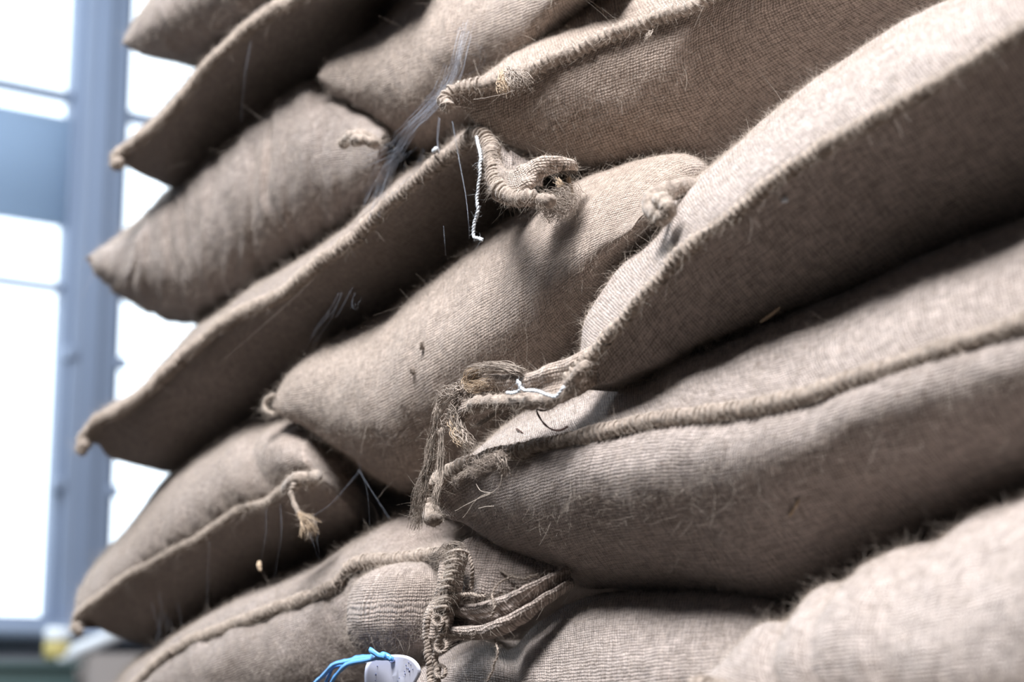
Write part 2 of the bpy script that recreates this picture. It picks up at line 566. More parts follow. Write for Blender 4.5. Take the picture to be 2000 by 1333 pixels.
def bez(P0, P1, P2, P3, s):
    s = s[None, :, None]
    return ((1 - s)**3) * P0[:, None] + 3 * s * (1 - s)**2 * P1[:, None] + 3 * s**2 * (1 - s) * P2[:, None] + s**3 * P3[:, None]


def smooth_noise_fields(V, U, W, spec, seed):
    """wrinkles of filled cloth: returns the displacement along the normal"""
    d = 0.0028 * vnoise(V / 0.075, seed) + 0.0014 * vnoise(V / 0.03, seed + 5) + 0.0005 * vnoise(V / 0.011, seed + 6)
    aw = np.abs(W)
    # puckers run away from the edge
    pk = spec.get('pucker', 0.0016)
    wl = spec.get('pucker_len', 0.017)
    ph = U / wl + 0.8 * vnoise(np.stack([U / 0.05, W / 0.06, U * 0], 1), seed + 7)
    pucker = vnoise(np.stack([ph, W / 0.11, W * 0 + 5.5], 1), seed + 8)
    edge = np.clip(aw / 0.006, 0.15, 1) if spec.get('seam', True) else 1.0
    d = d + pk * pucker * np.exp(-aw / spec.get('pucker_fade', 0.06)) * edge
    for (x, amp, wid) in spec.get('creases', []):
        d = d - amp * np.exp(-((U - x) / wid) ** 2)
    return d


SACK_SURF = {}


def make_sack(name, spec):
    seed = spec['seed']
    dS = spec.get('d', 0.0)
    r = spec.get('r', 0.12)
    rT = spec.get('rT', r); rB = spec.get('rB', r)
    NU = spec.get('nu', 300)
    q = np.linspace(0, 1, NU)
    t = 0.5 - 0.5 * np.cos(math.pi * q); t = 0.55 * t + 0.45 * q
    w = sweep_weight(t)

    def curve(pts, depth):
        a = np.array([(p[0], p[1], p[2] if len(p) > 2 else np.nan) for p in pts], float)
        c = crom(a[:, :2], t)
        dd = np.zeros(NU) + depth
        if np.isfinite(a[:, 2]).any():
            ok = np.isfinite(a[:, 2])
            ta = arc(a[:, :2]) / arc(a[:, :2])[-1]
            dd = dd + np.interp(t, ta[ok], a[ok, 2])
        dl = spec.get('turn', (0.0, 0.0))
        return at(c[:, 0], c[:, 1], dd + dl[0] * (1 - t) + dl[1] * t)

    S = curve(spec['S'], dS)
    # the cloth falls back from the front edge as the sack thickens
    hT0 = np.linalg.norm(curve(spec['T'], dS) - S, axis=1); hB0 = np.linalg.norm(curve(spec['B'], dS) - S, axis=1)
    bend = (1 - (1 - np.clip((1 - t) / 0.2, 0, 1)) ** 2) ** 0.6
    wT = np.clip(hT0 / (0.62 * hT0.max()), 0, 1); wB = np.clip(hB0 / (0.62 * hB0.max()), 0, 1)
    ker = np.hanning(15); ker /= ker.sum()
    sm_ = lambda x: np.convolve(np.pad(x, 7, mode='edge'), ker, 'valid') * np.clip(t / 0.01, 0, 1)
    wT = sm_(np.sin(wT * math.pi / 2)) * bend; wB = sm_(np.sin(wB * math.pi / 2)) * bend
    lim = lambda a, b: a * b / np.maximum((a ** 3 + b ** 3) ** (1 / 3), 1e-9)      # smooth minimum
    T = curve(spec['T'], dS - lim(rT * wT, 0.75 * arc(curve(spec['T'], dS)) + 1e-6))
    B = curve(spec['B'], dS - lim(rB * wB, 0.42 * arc(curve(spec['B'], dS)) + 1e-6))
    rayT = unit(T - CAM); rayB = unit(B - CAM)
    lt = np.linalg.norm(T - S, axis=1, keepdims=True); lb = np.linalg.norm(B - S, axis=1, keepdims=True)
    vT = unit(T - S + 1e-9 * UP); vB = unit(B - S - 1e-9 * UP)
    kU = spec.get('kU', 0.55); kB = spec.get('kB', 0.85)
    nf, nb = spec.get('nf', 70), 14
    s = np.linspace(0, 1, nf)
    tipk = (np.clip(t / 0.22, 0, 1) ** 0.8)[:, None]
    dT = unit(vT + kU * tipk * OUT); dB = unit(vB + kB * tipk * OUT)
    raS = unit(S - CAM)
    pT = (T - S) - raS * ((T - S) * raS).sum(1, keepdims=True); pB = (B - S) - raS * ((B - S) * raS).sum(1, keepdims=True)
    aT = np.minimum(0.42 * lt, 0.95 * np.linalg.norm(pT, axis=1, keepdims=True)); aB = np.minimum(0.45 * lb, 0.95 * np.linalg.norm(pB, axis=1, keepdims=True))
    if not spec.get('seam', True) or 'smooth_from' in spec:
        # no seam: the cloth runs smoothly round the front
        sm = unit(dT - dB)
        g = np.ones(NU) if not spec.get('seam', True) else np.clip((t - spec['smooth_from']) / 0.08, 0, 1)
        g = g[:, None]
        dT = unit(dT * (1 - g) + sm * g); dB = unit(dB * (1 - g) - sm * g)
    top = bez(S, S + aT * dT, T - 0.42 * lt * rayT, T, s)
    bot = bez(S, S + aB * dB, B - 0.42 * lb * rayB, B, s)
    depth = spec.get('depth', 0.72)
    mid = (T + B) / 2
    K = S * 0 + S + INW * depth
    K[:, 2] = 0.5 * S[:, 2] + 0.5 * mid[:, 2]
    gk = np.clip((t - 0.72) / 0.28, 0, 1); K = K + AWAY * (spec.get('pull', 0.22) * gk * gk * (3 - 2 * gk))[:, None]
    gl = np.clip((0.35 - t) / 0.35, 0, 1); gl = (gl * gl * (3 - 2 * gl))[:, None]
    K = K + UP * 0.05 * gl
    fT = rayT * np.array([1, 1, 0.35]); fB = rayB * np.array([1, 1, 1.25])
    hT = np.maximum(T[:, 2] - K[:, 2], 0)[:, None]; hB = np.maximum(K[:, 2] - B[:, 2], 0)[:, None]
    sb = np.linspace(0, 1, nb + 1)[1:]
    tb = bez(T, T + 0.22 * w[:, None] * fT, K + UP * hT * 0.9 - INW * 0.1, K, sb)
    bb = bez(B, B + 0.18 * w[:, None] * fB, K - UP * hB * 0.55 - INW * 0.1, K, sb)
    # ring order: K .. T .. S .. B .. K
    ring = np.concatenate([tb[:, ::-1], top[:, ::-1], bot[:, 1:], bb], axis=1)
    NV = ring.shape[1]
    iS = nb + nf - 1
    U = arc(S)[:, None] * np.ones((1, NV))
    seg = np.linalg.norm(np.diff(ring, axis=1), axis=2)
    W = np.concatenate([np.zeros((NU, 1)), np.cumsum(seg, 1)], 1)
    W = W - W[:, iS:iS + 1]
    # outward normals
    gu = np.gradient(ring, axis=0); gv = np.gradient(ring, axis=1)
    Nn = unit(np.cross(gu, gv).reshape(-1, 3)).reshape(ring.shape)
    cen = (mid * 0.5 + (S + INW * 0.2) * 0.5)[:, None, :]
    sgn = np.sign((Nn * (ring - cen)).sum(2).sum())
    Nn = Nn * sgn
    taper = (np.clip(w, 0, 1) ** 1.0)[:, None]
    disp = smooth_noise_fields(ring.reshape(-1, 3), U.ravel(), W.ravel(), spec, seed).reshape(NU, NV)
    front = np.clip((np.arange(NV) - 3) / 6, 0, 1) * np.clip((NV - 4 - np.arange(NV)) / 6, 0, 1)
    ring = ring + Nn * (disp * (0.15 + 0.85 * taper) * front[None, :])[..., None]
    root = empty(name, S[NU // 2])
    a = np.arange(NU - 1)[:, None] * NV + np.arange(NV - 1)[None, :]
    f = np.stack([a, a + 1, a + NV + 1, a + NV], -1).reshape(-1, 4)
    if sgn < 0: f = f[:, ::-1]
    uv = np.stack([U, W], -1).reshape(-1, 2) + seed * 0.137
    body = mesh_obj('sack_body', ring.reshape(-1, 3), f, M_JUTE[spec.get('mat', 0)], root, uv=uv)
    tag(root, spec['label'], 'sack', 'filled jute sacks stacked in a pile')
    # fuzz
    lo, hi = nb - 4, nb + 2 * nf - 1 + 4
    c = ring[:-1, lo:hi]; e1 = ring[1:, lo:hi] - c; e2 = ring[:-1, lo + 1:hi + 1] - c
    ar = np.linalg.norm(np.cross(e1, e2), axis=2).ravel()
    nfz = int(spec.get('fuzz', 170000) * ar.sum())
    pick = RNG.choice(len(ar), nfz, p=ar / ar.sum())
    base = c.reshape(-1, 3)[pick] + e1.reshape(-1, 3)[pick] * RNG.random((nfz, 1)) + e2.reshape(-1, 3)[pick] * RNG.random((nfz, 1))
    nn = Nn[:-1, lo:hi].reshape(-1, 3)[pick]
    SACK_SURF[spec['key']] = (ring[:, nb - 3:nb + 2 * nf + 2].reshape(-1, 3), Nn[:, nb - 3:nb + 2 * nf + 2].reshape(-1, 3))
    roots, norms = [base], [nn]
    # seam
    if spec.get('seam', True):
        path = S + OUT * 0.004 + UP * 0.001
        i0 = int(np.searchsorted(t, spec.get('seam_t0', 0.0))); i1 = NU - 1
        if 'seam_end' in spec: i1 = int(np.argmin(np.linalg.norm(S - at(*spec['seam_end'], dS), axis=1)))
        path = path[i0:i1 + 1][::4]
        for p in spec.get('tail0', []): path = np.vstack([at(p[0], p[1], dS + spec.get('turn', (0, 0))[0] + (p[2] if len(p) > 2 else 0.004)), path])
        for p in spec.get('tail1', []): path = np.vstack([path, at(p[0], p[1], dS + (p[2] if len(p) > 2 else 0.004))])
        sp_, sn, sb_, srad = seam_parts(root, path, spec.get('seam_r', 0.0062), seed)
        m = int(arc(path)[-1] * 14000)
        pk = RNG.integers(0, len(sp_), m); th = RNG.random(m) * 2 * math.pi
        dirn = np.cos(th)[:, None] * sn[pk] + np.sin(th)[:, None] * sb_[pk]
        roots.append(sp_[pk] + dirn * srad[pk][:, None]); norms.append(dirn)
    R, N2 = np.vstack(roots), np.vstack(norms)
    lon = RNG.random(len(R)) < 0.012
    Ls = np.where(lon, 0.010, 0.0032)
    fibres(root, R, N2, Ls, 0.00006)
    return root


SACKS = {}
SPECS = {}
SPECS['A'] = dict(rB=0.18, kB=0.2,seed=11, d=0.0, mat=2, seam=False, label='topmost sack at the far left of the pile, seen only in part',
    S=[(238,84),(290,82),(360,62),(440,25),(520,-25),(600,-75),(680,-110)],
    T=[(238,84),(272,28),(330,-45),(410,-110),(500,-160),(600,-190),(680,-110)],
    B=[(238,84),(275,106),(330,118),(392,129),(500,110),(610,30),(680,-110)])
SPECS['B'] = dict(seam_r=0.0062, rB=0.19, kB=0.2,seed=12, d=0.0, mat=2, label='dark sack with a ridged seam below the topmost one, its corner over the bright pane', pucker=0.0012,
    S=[(230,312),(262,285),(315,246),(367,190),(402,142),(455,92),(505,48),(577,5),(680,-50),(800,-110)],
    T=[(230,312),(250,278),(290,238),(345,180),(394,122),(440,55),(490,-5),(560,-60),(680,-150),(800,-110)],
    B=[(230,312),(258,330),(300,350),(345,367),(420,322),(500,260),(580,205),(660,150),(740,60),(800,-110)],
    tail0=[(236,316,0.006),(226,322,0.006)], )
SPECS['C'] = dict(pucker=0.0060, seed=13, d=0.0, mat=2, seam=False, label='plump seamless sack with vertical wrinkles and a knotted right corner',  pucker_len=0.017, pucker_fade=0.26, r=0.13, kU=0.8,
    S=[(168,503),(230,490),(310,455),(400,405),(490,352),(580,305),(650,282),(700,280),(740,288,-0.03),(772,310,-0.12)],
    T=[(168,503),(224,465),(266,434),(336,371),(420,297),(490,238),(560,189),(623,158),(690,175),(740,225),(768,270,-0.02),(772,310,-0.12)],
    B=[(168,503),(190,540),(240,580),(300,611),(385,632),(470,590),(560,535),(650,480),(720,425),(765,370),(775,335,-0.02),(772,310,-0.12)])
SPECS['D'] = dict(seam_r=0.0064, rB=0.15, kB=0.7, seed=14, d=0.0, mat=2, label='long sack with a ridged seam, white string hanging from its folded right corner', pucker=0.0022,
    S=[(165,866),(196,825),(245,801),(298,762),(350,713),(396,675),(445,636),(497,605),(546,584),(595,549),(641,510),(693,475),(760,408),(830,350),(890,303),(940,268)],
    T=[(165,862),(178,829),(212,797),(266,762),(308,718),(350,673),(389,633),(420,612),(490,559),(560,514),(613,482),(665,448),(730,392),(790,342),(850,300),(905,258),(940,268)],
    B=[(165,866),(189,866),(210,892),(250,906),(290,916),(335,922),(420,880),(520,815),(600,730),(700,670),(790,610),(870,550),(950,490),(1000,430),(1010,360),(940,268)],
    tail0=[(168,866,0.006),(158,876,0.008),(162,884,0.01)], 
    tail1=[(958,286,0.012),(962,318,0.02),(968,350,0.03),(985,378,0.038),(1015,388,0.04),(1048,384,0.036)])
SPECS['E'] = dict(seam_r=0.0042, rB=0.2, kB=0.25,seed=15, d=0.0, mat=0, label='fat sack whose thin seam ends in a knot with a frayed thread, lower left', pucker=0.0013, r=0.14, kU=0.9, smooth_from=0.74,
    S=[(152,1228),(161,1202),(196,1174),(245,1136),(298,1104),(350,1076),(403,1048),(448,1017),(490,992),(525,985),(553,964),(572,945),(620,930,-0.01),(670,930,-0.05),(715,940,-0.12)],
    T=[(148,1225),(150,1171),(182,1111),(224,1062),(280,999),(315,950),(336,925),(368,895),(420,857),(473,822),(518,798),(570,790),(640,808),(690,850),(712,895,-0.01),(715,940,-0.12)],
    B=[(152,1228),(168,1213),(210,1237),(263,1255),(326,1267),(400,1228),(480,1185),(570,1135),(650,1085),(710,1030),(722,985,-0.01),(715,940,-0.12)],
    tail0=[(152,1228,0.004),(150,1240,0.006)],  seam_end=(574,944))
SPECS['F'] = dict(rB=0.08, kB=1.3, seam_r=0.0056, seed=16, d=0.0, mat=2, label='bottom left sack with a coarse ridged seam ending in a ruffled fold above the tag', pucker=0.002,
    S=[(160,1450),(230,1380),(280,1333),(315,1300),(350,1272),(396,1248),(445,1230),(490,1213),(560,1188),(630,1163),(672,1140),(690,1113),(725,1100),(775,1096),(845,1090)],
    T=[(160,1450),(190,1380),(230,1330),(266,1290),(315,1260),(368,1221),(420,1190),(490,1155),(595,1106),(665,1078),(705,1058),(740,1032),(803,997),(870,985),(920,1020),(845,1090)],
    B=[(160,1450),(230,1500),(320,1530),(420,1540),(520,1530),(620,1510),(720,1470),(800,1420),(850,1340),(880,1240),(880,1160),(845,1090)],
     tail1=[(868,1082,0.012)])
SPECS['G'] = dict(seed=17, d=-0.03, mat=1, seam=False, label='pale sack at top centre behind the cobweb, its rounded corner pointing left', r=0.13, pucker=0.0012,
    S=[(621,148),(680,140),(760,100),(850,60),(950,20),(1080,-30),(1180,-60)],
    T=[(621,148),(645,114),(687,84),(740,49),(785,0),(840,-60),(930,-110),(1050,-140),(1180,-60)],
    B=[(621,148),(631,165),(649,186),(680,203),(705,224),(754,264),(800,295),(850,310),(910,285),(980,240),(1090,150),(1180,-60)])
SPECS['H'] = dict(seam_r=0.0056, rB=0.13, kB=0.95,  turn=(0.035, -0.22), seed=18, d=0.0, mat=1, label='top right sack with a knobbly whipped seam and a sharp open weave below', pucker=0.001, r=0.12,
    S=[(876,200),(892,182),(932,171),(985,160),(1037,141),(1090,120),(1142,99),(1195,75),(1247,56),(1300,36),(1360,18),(1392,0),(1500,-50),(1650,-110),(1800,-165),(1920,-200)],
    T=[(876,196),(888,168),(932,156),(967,134),(1002,108),(1055,70),(1107,31),(1150,-5),(1250,-70),(1350,-120),(1500,-180),(1650,-240),(1800,-270),(1920,-200)],
    B=[(876,200),(904,214),(927,240),(966,266),(1030,296),(1100,326),(1180,352),(1280,350),(1390,325),(1480,260),(1600,170),(1750,80),(1900,-40),(1920,-200)],
    tail0=[(873,205,0.006),(868,216,0.008)], )
SPECS['I'] = dict(seed=19, d=0.0, mat=1, seam=False, label='seamless sack in sharp focus at the centre, knotted ear against the right sack', pucker=0.0010, r=0.14, kU=0.9, kB=1.1,
    S=[(530,795),(600,790),(680,765),(770,720),(870,655),(970,585),(1080,512),(1180,450),(1250,422),(1295,408)],
    T=[(530,790),(541,766),(560,733),(595,694),(630,671),(720,629),(790,584),(860,528),(930,475),(1000,434),(1060,400),(1124,366),(1200,329),(1300,305),(1350,308),(1380,330),(1360,380),(1295,408)],
    B=[(530,795),(545,812),(590,832),(645,866),(687,894),(722,925),(757,944),(803,962),(870,950),(960,900),(1050,830),(1130,760),(1200,680),(1280,560),(1330,470),(1340,420),(1295,408)])
SPECS['J'] = dict(seam_r=0.0044, rB=0.2, kB=0.25,seed=20, d=0.05, mat=3, label='right hand sack with a long diagonal seam and a torn fraying left ear', pucker=0.0011, r=0.13,
    S=[(1118,752),(1140,724),(1175,683),(1217,640),(1245,605),(1280,565),(1315,528),(1368,477),(1440,424),(1500,374),(1560,332),(1620,290),(1700,246),(1780,204),(1860,156),(1940,106),(2000,72),(2150,0),(2300,-60),(2480,-110)],
    T=[(1118,745),(1133,694),(1140,630),(1158,597),(1182,562),(1217,522),(1262,480),(1290,450),(1320,392),(1352,356),(1392,320),(1440,276),(1500,220),(1560,172),(1640,120),(1720,72),(1800,26),(1850,0),(1950,-55),(2100,-120),(2300,-190),(2480,-110)],
    B=[(1118,760),(1147,752),(1193,748),(1245,728),(1300,708),(1370,668),(1475,630),(1598,585),(1720,540),(1860,484),(2000,436),(2150,380),(2300,300),(2420,120),(2480,-110)],
    )
SPECS['K'] = dict(seam_r=0.005, kB=1.4, rB=0.12, seed=21, d=0.04, mat=3, label='broad sack below the diagonal seam, its own seam sweeping from the left tip', pucker=0.0018, r=0.14,
    S=[(848,1000),(843,965),(856,945),(877,930),(907,918),(937,903),(975,892),(1020,885),(1080,872),(1140,857),(1200,844),(1300,823),(1422,811),(1545,787),(1650,755),(1755,720),(1860,685),(2000,640),(2150,595),(2350,550),(2550,520)],
    T=[(848,990),(846,950),(870,918),(900,903),(930,876),(960,851),(990,825),(1020,803),(1080,772),(1150,742),(1220,722),(1300,696),(1370,656),(1475,617),(1598,571),(1720,524),(1860,468),(2000,418),(2150,360),(2350,330),(2500,400),(2550,520)],
    B=[(848,1005),(864,1008),(880,1015),(905,1022),(950,1054),(985,1078),(1055,1109),(1108,1131),(1143,1145),(1200,1150),(1360,1162),(1540,1180),(1640,1140),(1720,1105),(1800,1072),(1880,1040),(2000,990),(2200,930),(2450,800),(2550,520)],
    tail0=[(849,1000,0.006),(847,1014,0.008),(856,1018,0.01)], )
SPECS['L'] = dict(pucker=0.0058, creases=[(0.07,0.009,0.011),(0.115,0.006,0.01),(0.17,0.004,0.014)], rT=0.12, seed=22, d=0.10, mat=3, label='pale sack filling the bottom right corner, gathered in soft folds at its left end',  pucker_len=0.03, pucker_fade=0.22, r=0.17, kU=0.9,
    S=[(1362,1338),(1480,1375),(1650,1400),(1850,1400),(2050,1385),(2300,1350),(2500,1320)],
    T=[(1362,1335),(1378,1318),(1408,1290),(1448,1244),(1488,1209),(1536,1183),(1570,1164),(1640,1124),(1720,1087),(1800,1055),(1880,1023),(2000,971),(2150,915),(2350,900),(2500,1320)],
    B=[(1362,1340),(1480,1470),(1700,1560),(2000,1580),(2250,1540),(2420,1450),(2500,1320)])
SPECS['M'] = dict(rT=0.09, d=0.03, seed=23,  mat=3, seam=False, label='pale sack at the bottom centre below the torn ruffled hem', pucker=0.0014, r=0.14, kU=0.9, creases=[(0.145,0.012,0.018)],
    S=[(790,1360),(900,1400),(1100,1410),(1300,1400),(1500,1380),(1640,1350)],
    T=[(790,1355),(825,1308),(860,1283),(900,1258),(960,1246),(1020,1236),(1060,1212),(1110,1178),(1160,1160),(1300,1153),(1420,1155),(1540,1180),(1640,1350)],
    B=[(790,1365),(900,1500),(1100,1550),(1300,1550),(1500,1500),(1640,1350)])
for key, spec in SPECS.items():
    spec['key'] = key
    SACKS[key] = make_sack('jute_sack', spec)

# ------------------------------------------------------------------ torn ears, knots, strings
def surf(key, px, py, lift=0.0):
    """point of a sack's front under a traced outline point"""
    P, N = SACK_SURF[key]
    rel = P - CAM
    z = rel @ CF
    x = IMG_W / 2 + F_PX * (rel @ CR) / z; y = IMG_H / 2 - F_PX * (rel @ CU) / z
    e = np.hypot(x - px, y - py)
    ok = e < max(6.0, e.min() * 1.5)
    idx = np.where(ok)[0]
    i = idx[np.argmin(z[idx] + e[idx] * 0.002)]
    # slide along the tangent plane to sit exactly under the traced point
    r = ray(np.array([px]), np.array([py]))[0]
    den = r @ N[i]
    p = CAM + r * ((P[i] - CAM) @ N[i] / den) if abs(den) > 0.15 else CAM + r * z[i]
    return p + N[i] * lift


def px3(pts):
    """traced (x, y, d) points to the place, d metres out of the stack face"""
    a = np.array(pts, float)
    return np.vstack([at(x, y, d) for x, y, d in a])


def strand_set(mb, path, n, spread, rad, fray=0.0, seed=0, sides=5, k=26, curl=0.0):
    """a lock of fibres: n thin threads following a path, splaying at the end"""
    rg = np.random.default_rng(seed)
    base = crom(path, k)
    _, N, B = frames(base)
    s = np.linspace(0, 1, k)
    for i in range(n):
        a = rg.uniform(0, 2 * math.pi); r0 = spread * math.sqrt(rg.random())
        tw = rg.uniform(-2, 2)
        off = r0 * (1 + fray * s**2)
        ang = a + tw * s
        p = base + (off * np.cos(ang))[:, None] * N + (off * np.sin(ang))[:, None] * B
        w = np.stack([nz1(s * 5 + i * 7.3, seed + 1), nz1(s * 5 + i * 7.3, seed + 2), nz1(s * 5 + i * 7.3, seed + 3)], 1)
        p = p + w * (spread * 0.8 + curl * s[:, None])
        e = int(k * rg.uniform(0.72, 1.0))
        rr = rad * rg.uniform(0.6, 1.3) * np.linspace(1, 0.35, max(e, 4)) ** 0.5
        mb.tube(p[:max(e, 4)], rr, sides)


def lock(parent, name, pts, n, spread, rad, mat=None, fray=1.0, seed=0, curl=0.0, three=False):
    path = np.asarray(pts, float) if three else px3(pts)
    mb = MB(); strand_set(mb, path, int(n * 1.8), spread, rad * 0.62, fray, seed, curl=curl)
    o = mb.build(name, mat or M_STITCH, parent)
    p = crom(path, 60); n2 = int(arc(p)[-1] * 6000)
    i = RNG.integers(0, 60, n2); dd = unit(RNG.normal(size=(n2, 3)))
    fibres(o, p[i] + dd * spread * 0.8, dd, 0.0028, 0.00005)
    return o


def band(parent, name, top, bot, thick, mat, seed, nu=90, nv=22, groove=0.0, rough=0.0018, uvk=1.0, fuzz=260000):
    """a strip of sackcloth between two edges, closed, with thickness and creases"""
    T = crom(px3(top), nu); Bm = crom(px3(bot), nu)
    ang = np.linspace(0, 2 * math.pi, nv, endpoint=False)
    c = (T + Bm) / 2; h = (T - Bm) / 2
    along = unit(np.gradient(c, axis=0))
    nrm = unit(np.cross(along, h)); nrm = nrm * np.sign(nrm @ OUT)[:, None]
    ca, sa = np.cos(ang), np.sin(ang)
    th = thick * (1 - groove * np.exp(-(ca / 0.28) ** 2) * (sa > 0))
    q = np.linspace(0, 1, nu)
    endw = np.clip(np.minimum(q, 1 - q) * 14, 0.12, 1) ** 0.5
    v = c[:, None, :] + h[:, None, :] * ca[None, :, None] + nrm[:, None, :] * (th * np.sign(sa) * np.abs(sa) ** 0.8)[None, :, None] * endw[:, None, None]
    d = rough * vnoise(v.reshape(-1, 3) / 0.012, seed) + rough * 0.7 * vnoise(v.reshape(-1, 3) / 0.005, seed + 3)
    v = v + nrm[:, None, :] * d.reshape(nu, nv)[..., None]
    i = np.arange(nu - 1)[:, None] * nv; j = np.arange(nv)[None, :]; jn = (j + 1) % nv
    f = [tuple(x) for x in np.stack([i + j, i + nv + j, i + nv + jn, i + jn], -1).reshape(-1, 4)]
    f.append(tuple(range(nv))); f.append(tuple(range(nu * nv - 1, (nu - 1) * nv - 1, -1)))
    U = arc(c)[:, None] * np.ones((1, nv)); W = ca[None, :] * np.linalg.norm(h, axis=1)[:, None]
    o = mesh_obj(name, v.reshape(-1, 3), f, mat, parent, uv=np.stack([U, W], -1).reshape(-1, 2) + seed * 0.31)
    n = int(fuzz * arc(c)[-1] * np.linalg.norm(h, axis=1).mean() * 2)
    a = RNG.integers(0, nu, n); b = RNG.integers(0, nv, n)
    nn = unit(v[a, b] - c[a] + 1e-6)
    fibres(o, v[a, b], nn, 0.0036, 0.00006)
    return o


def blob(parent, name, centre, ax, ay, az, mat, seed, e=0.8, n=70, m=110, rough=0.0015, fuzz=220000):
    """a rounded lump of filled cloth with three half-axes"""
    th = np.linspace(-math.pi / 2, math.pi / 2, n); ph = np.linspace(0, 2 * math.pi, m, endpoint=False)
    p = lambda x: np.sign(x) * np.abs(x) ** e
    ct, st = p(np.cos(th)), p(np.sin(th)); cp, spn = p(np.cos(ph)), p(np.sin(ph))
    v = centre + ct[:, None, None] * cp[None, :, None] * ax + ct[:, None, None] * spn[None, :, None] * ay + st[:, None, None] * az * np.ones((1, m, 1))
    nn = unit(v - centre)
    v = v + nn * (rough * vnoise(v.reshape(-1, 3) / 0.02, seed) + 0.4 * rough * vnoise(v.reshape(-1, 3) / 0.007, seed)).reshape(n, m)[..., None]
    i = np.arange(n - 1)[:, None] * m; j = np.arange(m)[None, :]; jn = (j + 1) % m
    f = np.stack([i + j, i + jn, i + m + jn, i + m + j], -1).reshape(-1, 4)
    R = (np.linalg.norm(ax) + np.linalg.norm(ay)) / 2
    U = (ph * R)[None, :] * np.ones((n, 1)); W = (th * np.linalg.norm(az) * 1.1)[:, None] * np.ones((1, m))
    o = mesh_obj(name, v.reshape(-1, 3), f, mat, parent, uv=np.stack([U, W], -1).reshape(-1, 2))
    k = int(fuzz * 4 * math.pi * R * R)
    a = RNG.integers(0, n, k); b = RNG.integers(0, m, k)
    fibres(o, v[a, b], nn[a, b], 0.0034, 0.00006)
    return o


def roll(parent, name, pts, rad, mat=None, seed=0, sides=12, flat=1.0, lump=0.18, three=False, taper=True):
    p = crom(np.asarray(pts, float) if three else px3(pts), 60)
    s = arc(p)
    r = rad * (1 + lump * nz1(s / 0.006, seed))
    if taper:
        e = np.minimum(s, s[-1] - s) / rad
        r = r * np.clip(0.35 + 0.65 * np.sqrt(np.clip(e, 0, 1)), 0.3, 1)
    v, f = tube_geo(p, r, sides, flat)
    v = v + 0.10 * rad * unit(v - np.repeat(p, sides, 0)) * vnoise(v / (rad * 0.45), seed)[:, None] * 2.0
    o = mesh_obj(name, v, f, mat or M_ROPE, parent)
    n2 = int(s[-1] * 12000); i = RNG.integers(0, len(v), n2)
    fibres(o, v[i], unit(v[i] - p[i // sides] + 1e-7), 0.0034, 0.00006)
    return o


def thread(parent, name, pts, rad, mat, seed=0, n=70, wob=0.0006, three=False, twist=True):
    p = crom(np.asarray(pts, float) if three else px3(pts), n)
    s = arc(p)
    p = p + np.stack([nz1(s / 0.006, seed + 1), nz1(s / 0.006, seed + 2), nz1(s / 0.006, seed + 3)], 1) * wob
    mb = MB()
    if twist:
        _, N, B = frames(p)
        for k in range(2):
            a = 2 * math.pi * s / 0.006 + k * math.pi
            q = p + rad * 0.55 * (np.cos(a)[:, None] * N + np.sin(a)[:, None] * B)
            mb.tube(q, rad * 0.65 * (1 + 0.25 * nz1(s / 0.004, seed + k)), 7)
    else:
        mb.tube(p, rad * (1 + 0.25 * nz1(s / 0.005, seed)), 7)
    o = mb.build(name, mat, parent)
    if twist:
        n2 = int(s[-1] * (1500 if mat == M_WHITE else 7000)); i = RNG.integers(0, n, n2); dd = unit(RNG.normal(size=(n2, 3)))
        fibres(o, p[i] + dd * rad, dd, 0.0022, 0.00005, mat=mat)
    return o


def lab(o, text):
    o['label'] = text
    return o


# --- right sack J: torn ear reaching left over the centre sack
J = SACKS['J']
band(J, 'torn_ear', [(1165,668,.045),(1132,690,.052),(1090,707,.056),(1050,724,.058),(1010,731,.06),(960,731,.062),(925,735,.064),(902,752,.066)],
     [(1165,752,.045),(1120,777,.052),(1090,788,.056),(1040,796,.058),(980,799,.06),(940,808,.062),(912,818,.064),(890,824,.066)], 0.009, M_JUTE[1], 31, groove=0.75)
roll(J, 'hem', [(1128,745,.062),(1095,776,.066),(1050,784,.07),(1000,786,.07),(950,786,.072),(915,792,.074)], 0.0052, M_ROPE, 3, lump=.25)
roll(J, 'seam_end', [(1150,706,.062),(1132,728,.066),(1120,742,.066),(1106,752,.066)], 0.0046, M_ROPE, 4, lump=.3)
lab(lock(J, 'frayed_edge', [(1020,727,.066),(985,718,.068),(945,719,.07),(916,732,.07),(908,752,.068)], 26, 0.0035, 0.00045, M_STITCH, 0.6, 5), 'loose warp threads along the top of the torn ear')
lock(J, 'frayed_edge', [(935,726,.068),(915,737,.07),(914,752,.07),(930,756,.07),(962,744,.07)], 40, 0.0035, 0.0004, M_TAN, 0.5, 6)
lock(J, 'frayed_edge', [(905,760,.068),(880,768,.07),(862,780,.07),(857,800,.07),(856,820,.07)], 26, 0.005, 0.0006, M_STITCH, 0.4, 7)
lock(J, 'frayed_edge', [(905,775,.066),(890,800,.068),(884,822,.068),(872,836,.068)], 34, 0.006, 0.0006, M_STITCH, 0.5, 71, curl=0.002)
lock(J, 'hanging_fringe', [(860,800,.07),(852,838,.07),(842,872,.07),(838,905,.07),(828,932,.07),(818,962,.07),(812,1000,.068),(804,1050,.066)], 26, 0.0032, 0.0005, M_STITCH, 0.5, 8)
lock(J, 'hanging_fringe', [(846,850,.07),(842,890,.07),(832,930,.07),(826,965,.07),(820,1005,.068),(814,1045,.066)], 16, 0.0024, 0.0005, M_STITCH, 0.3, 9)
lock(J, 'hanging_fringe', [(862,838,.07),(862,880,.07),(861,912,.07),(858,944,.074),(852,965,.078),(848,990,.08),(847,1005,.08)], 22, 0.0028, 0.0005, M_STITCH, 0.0, 10)
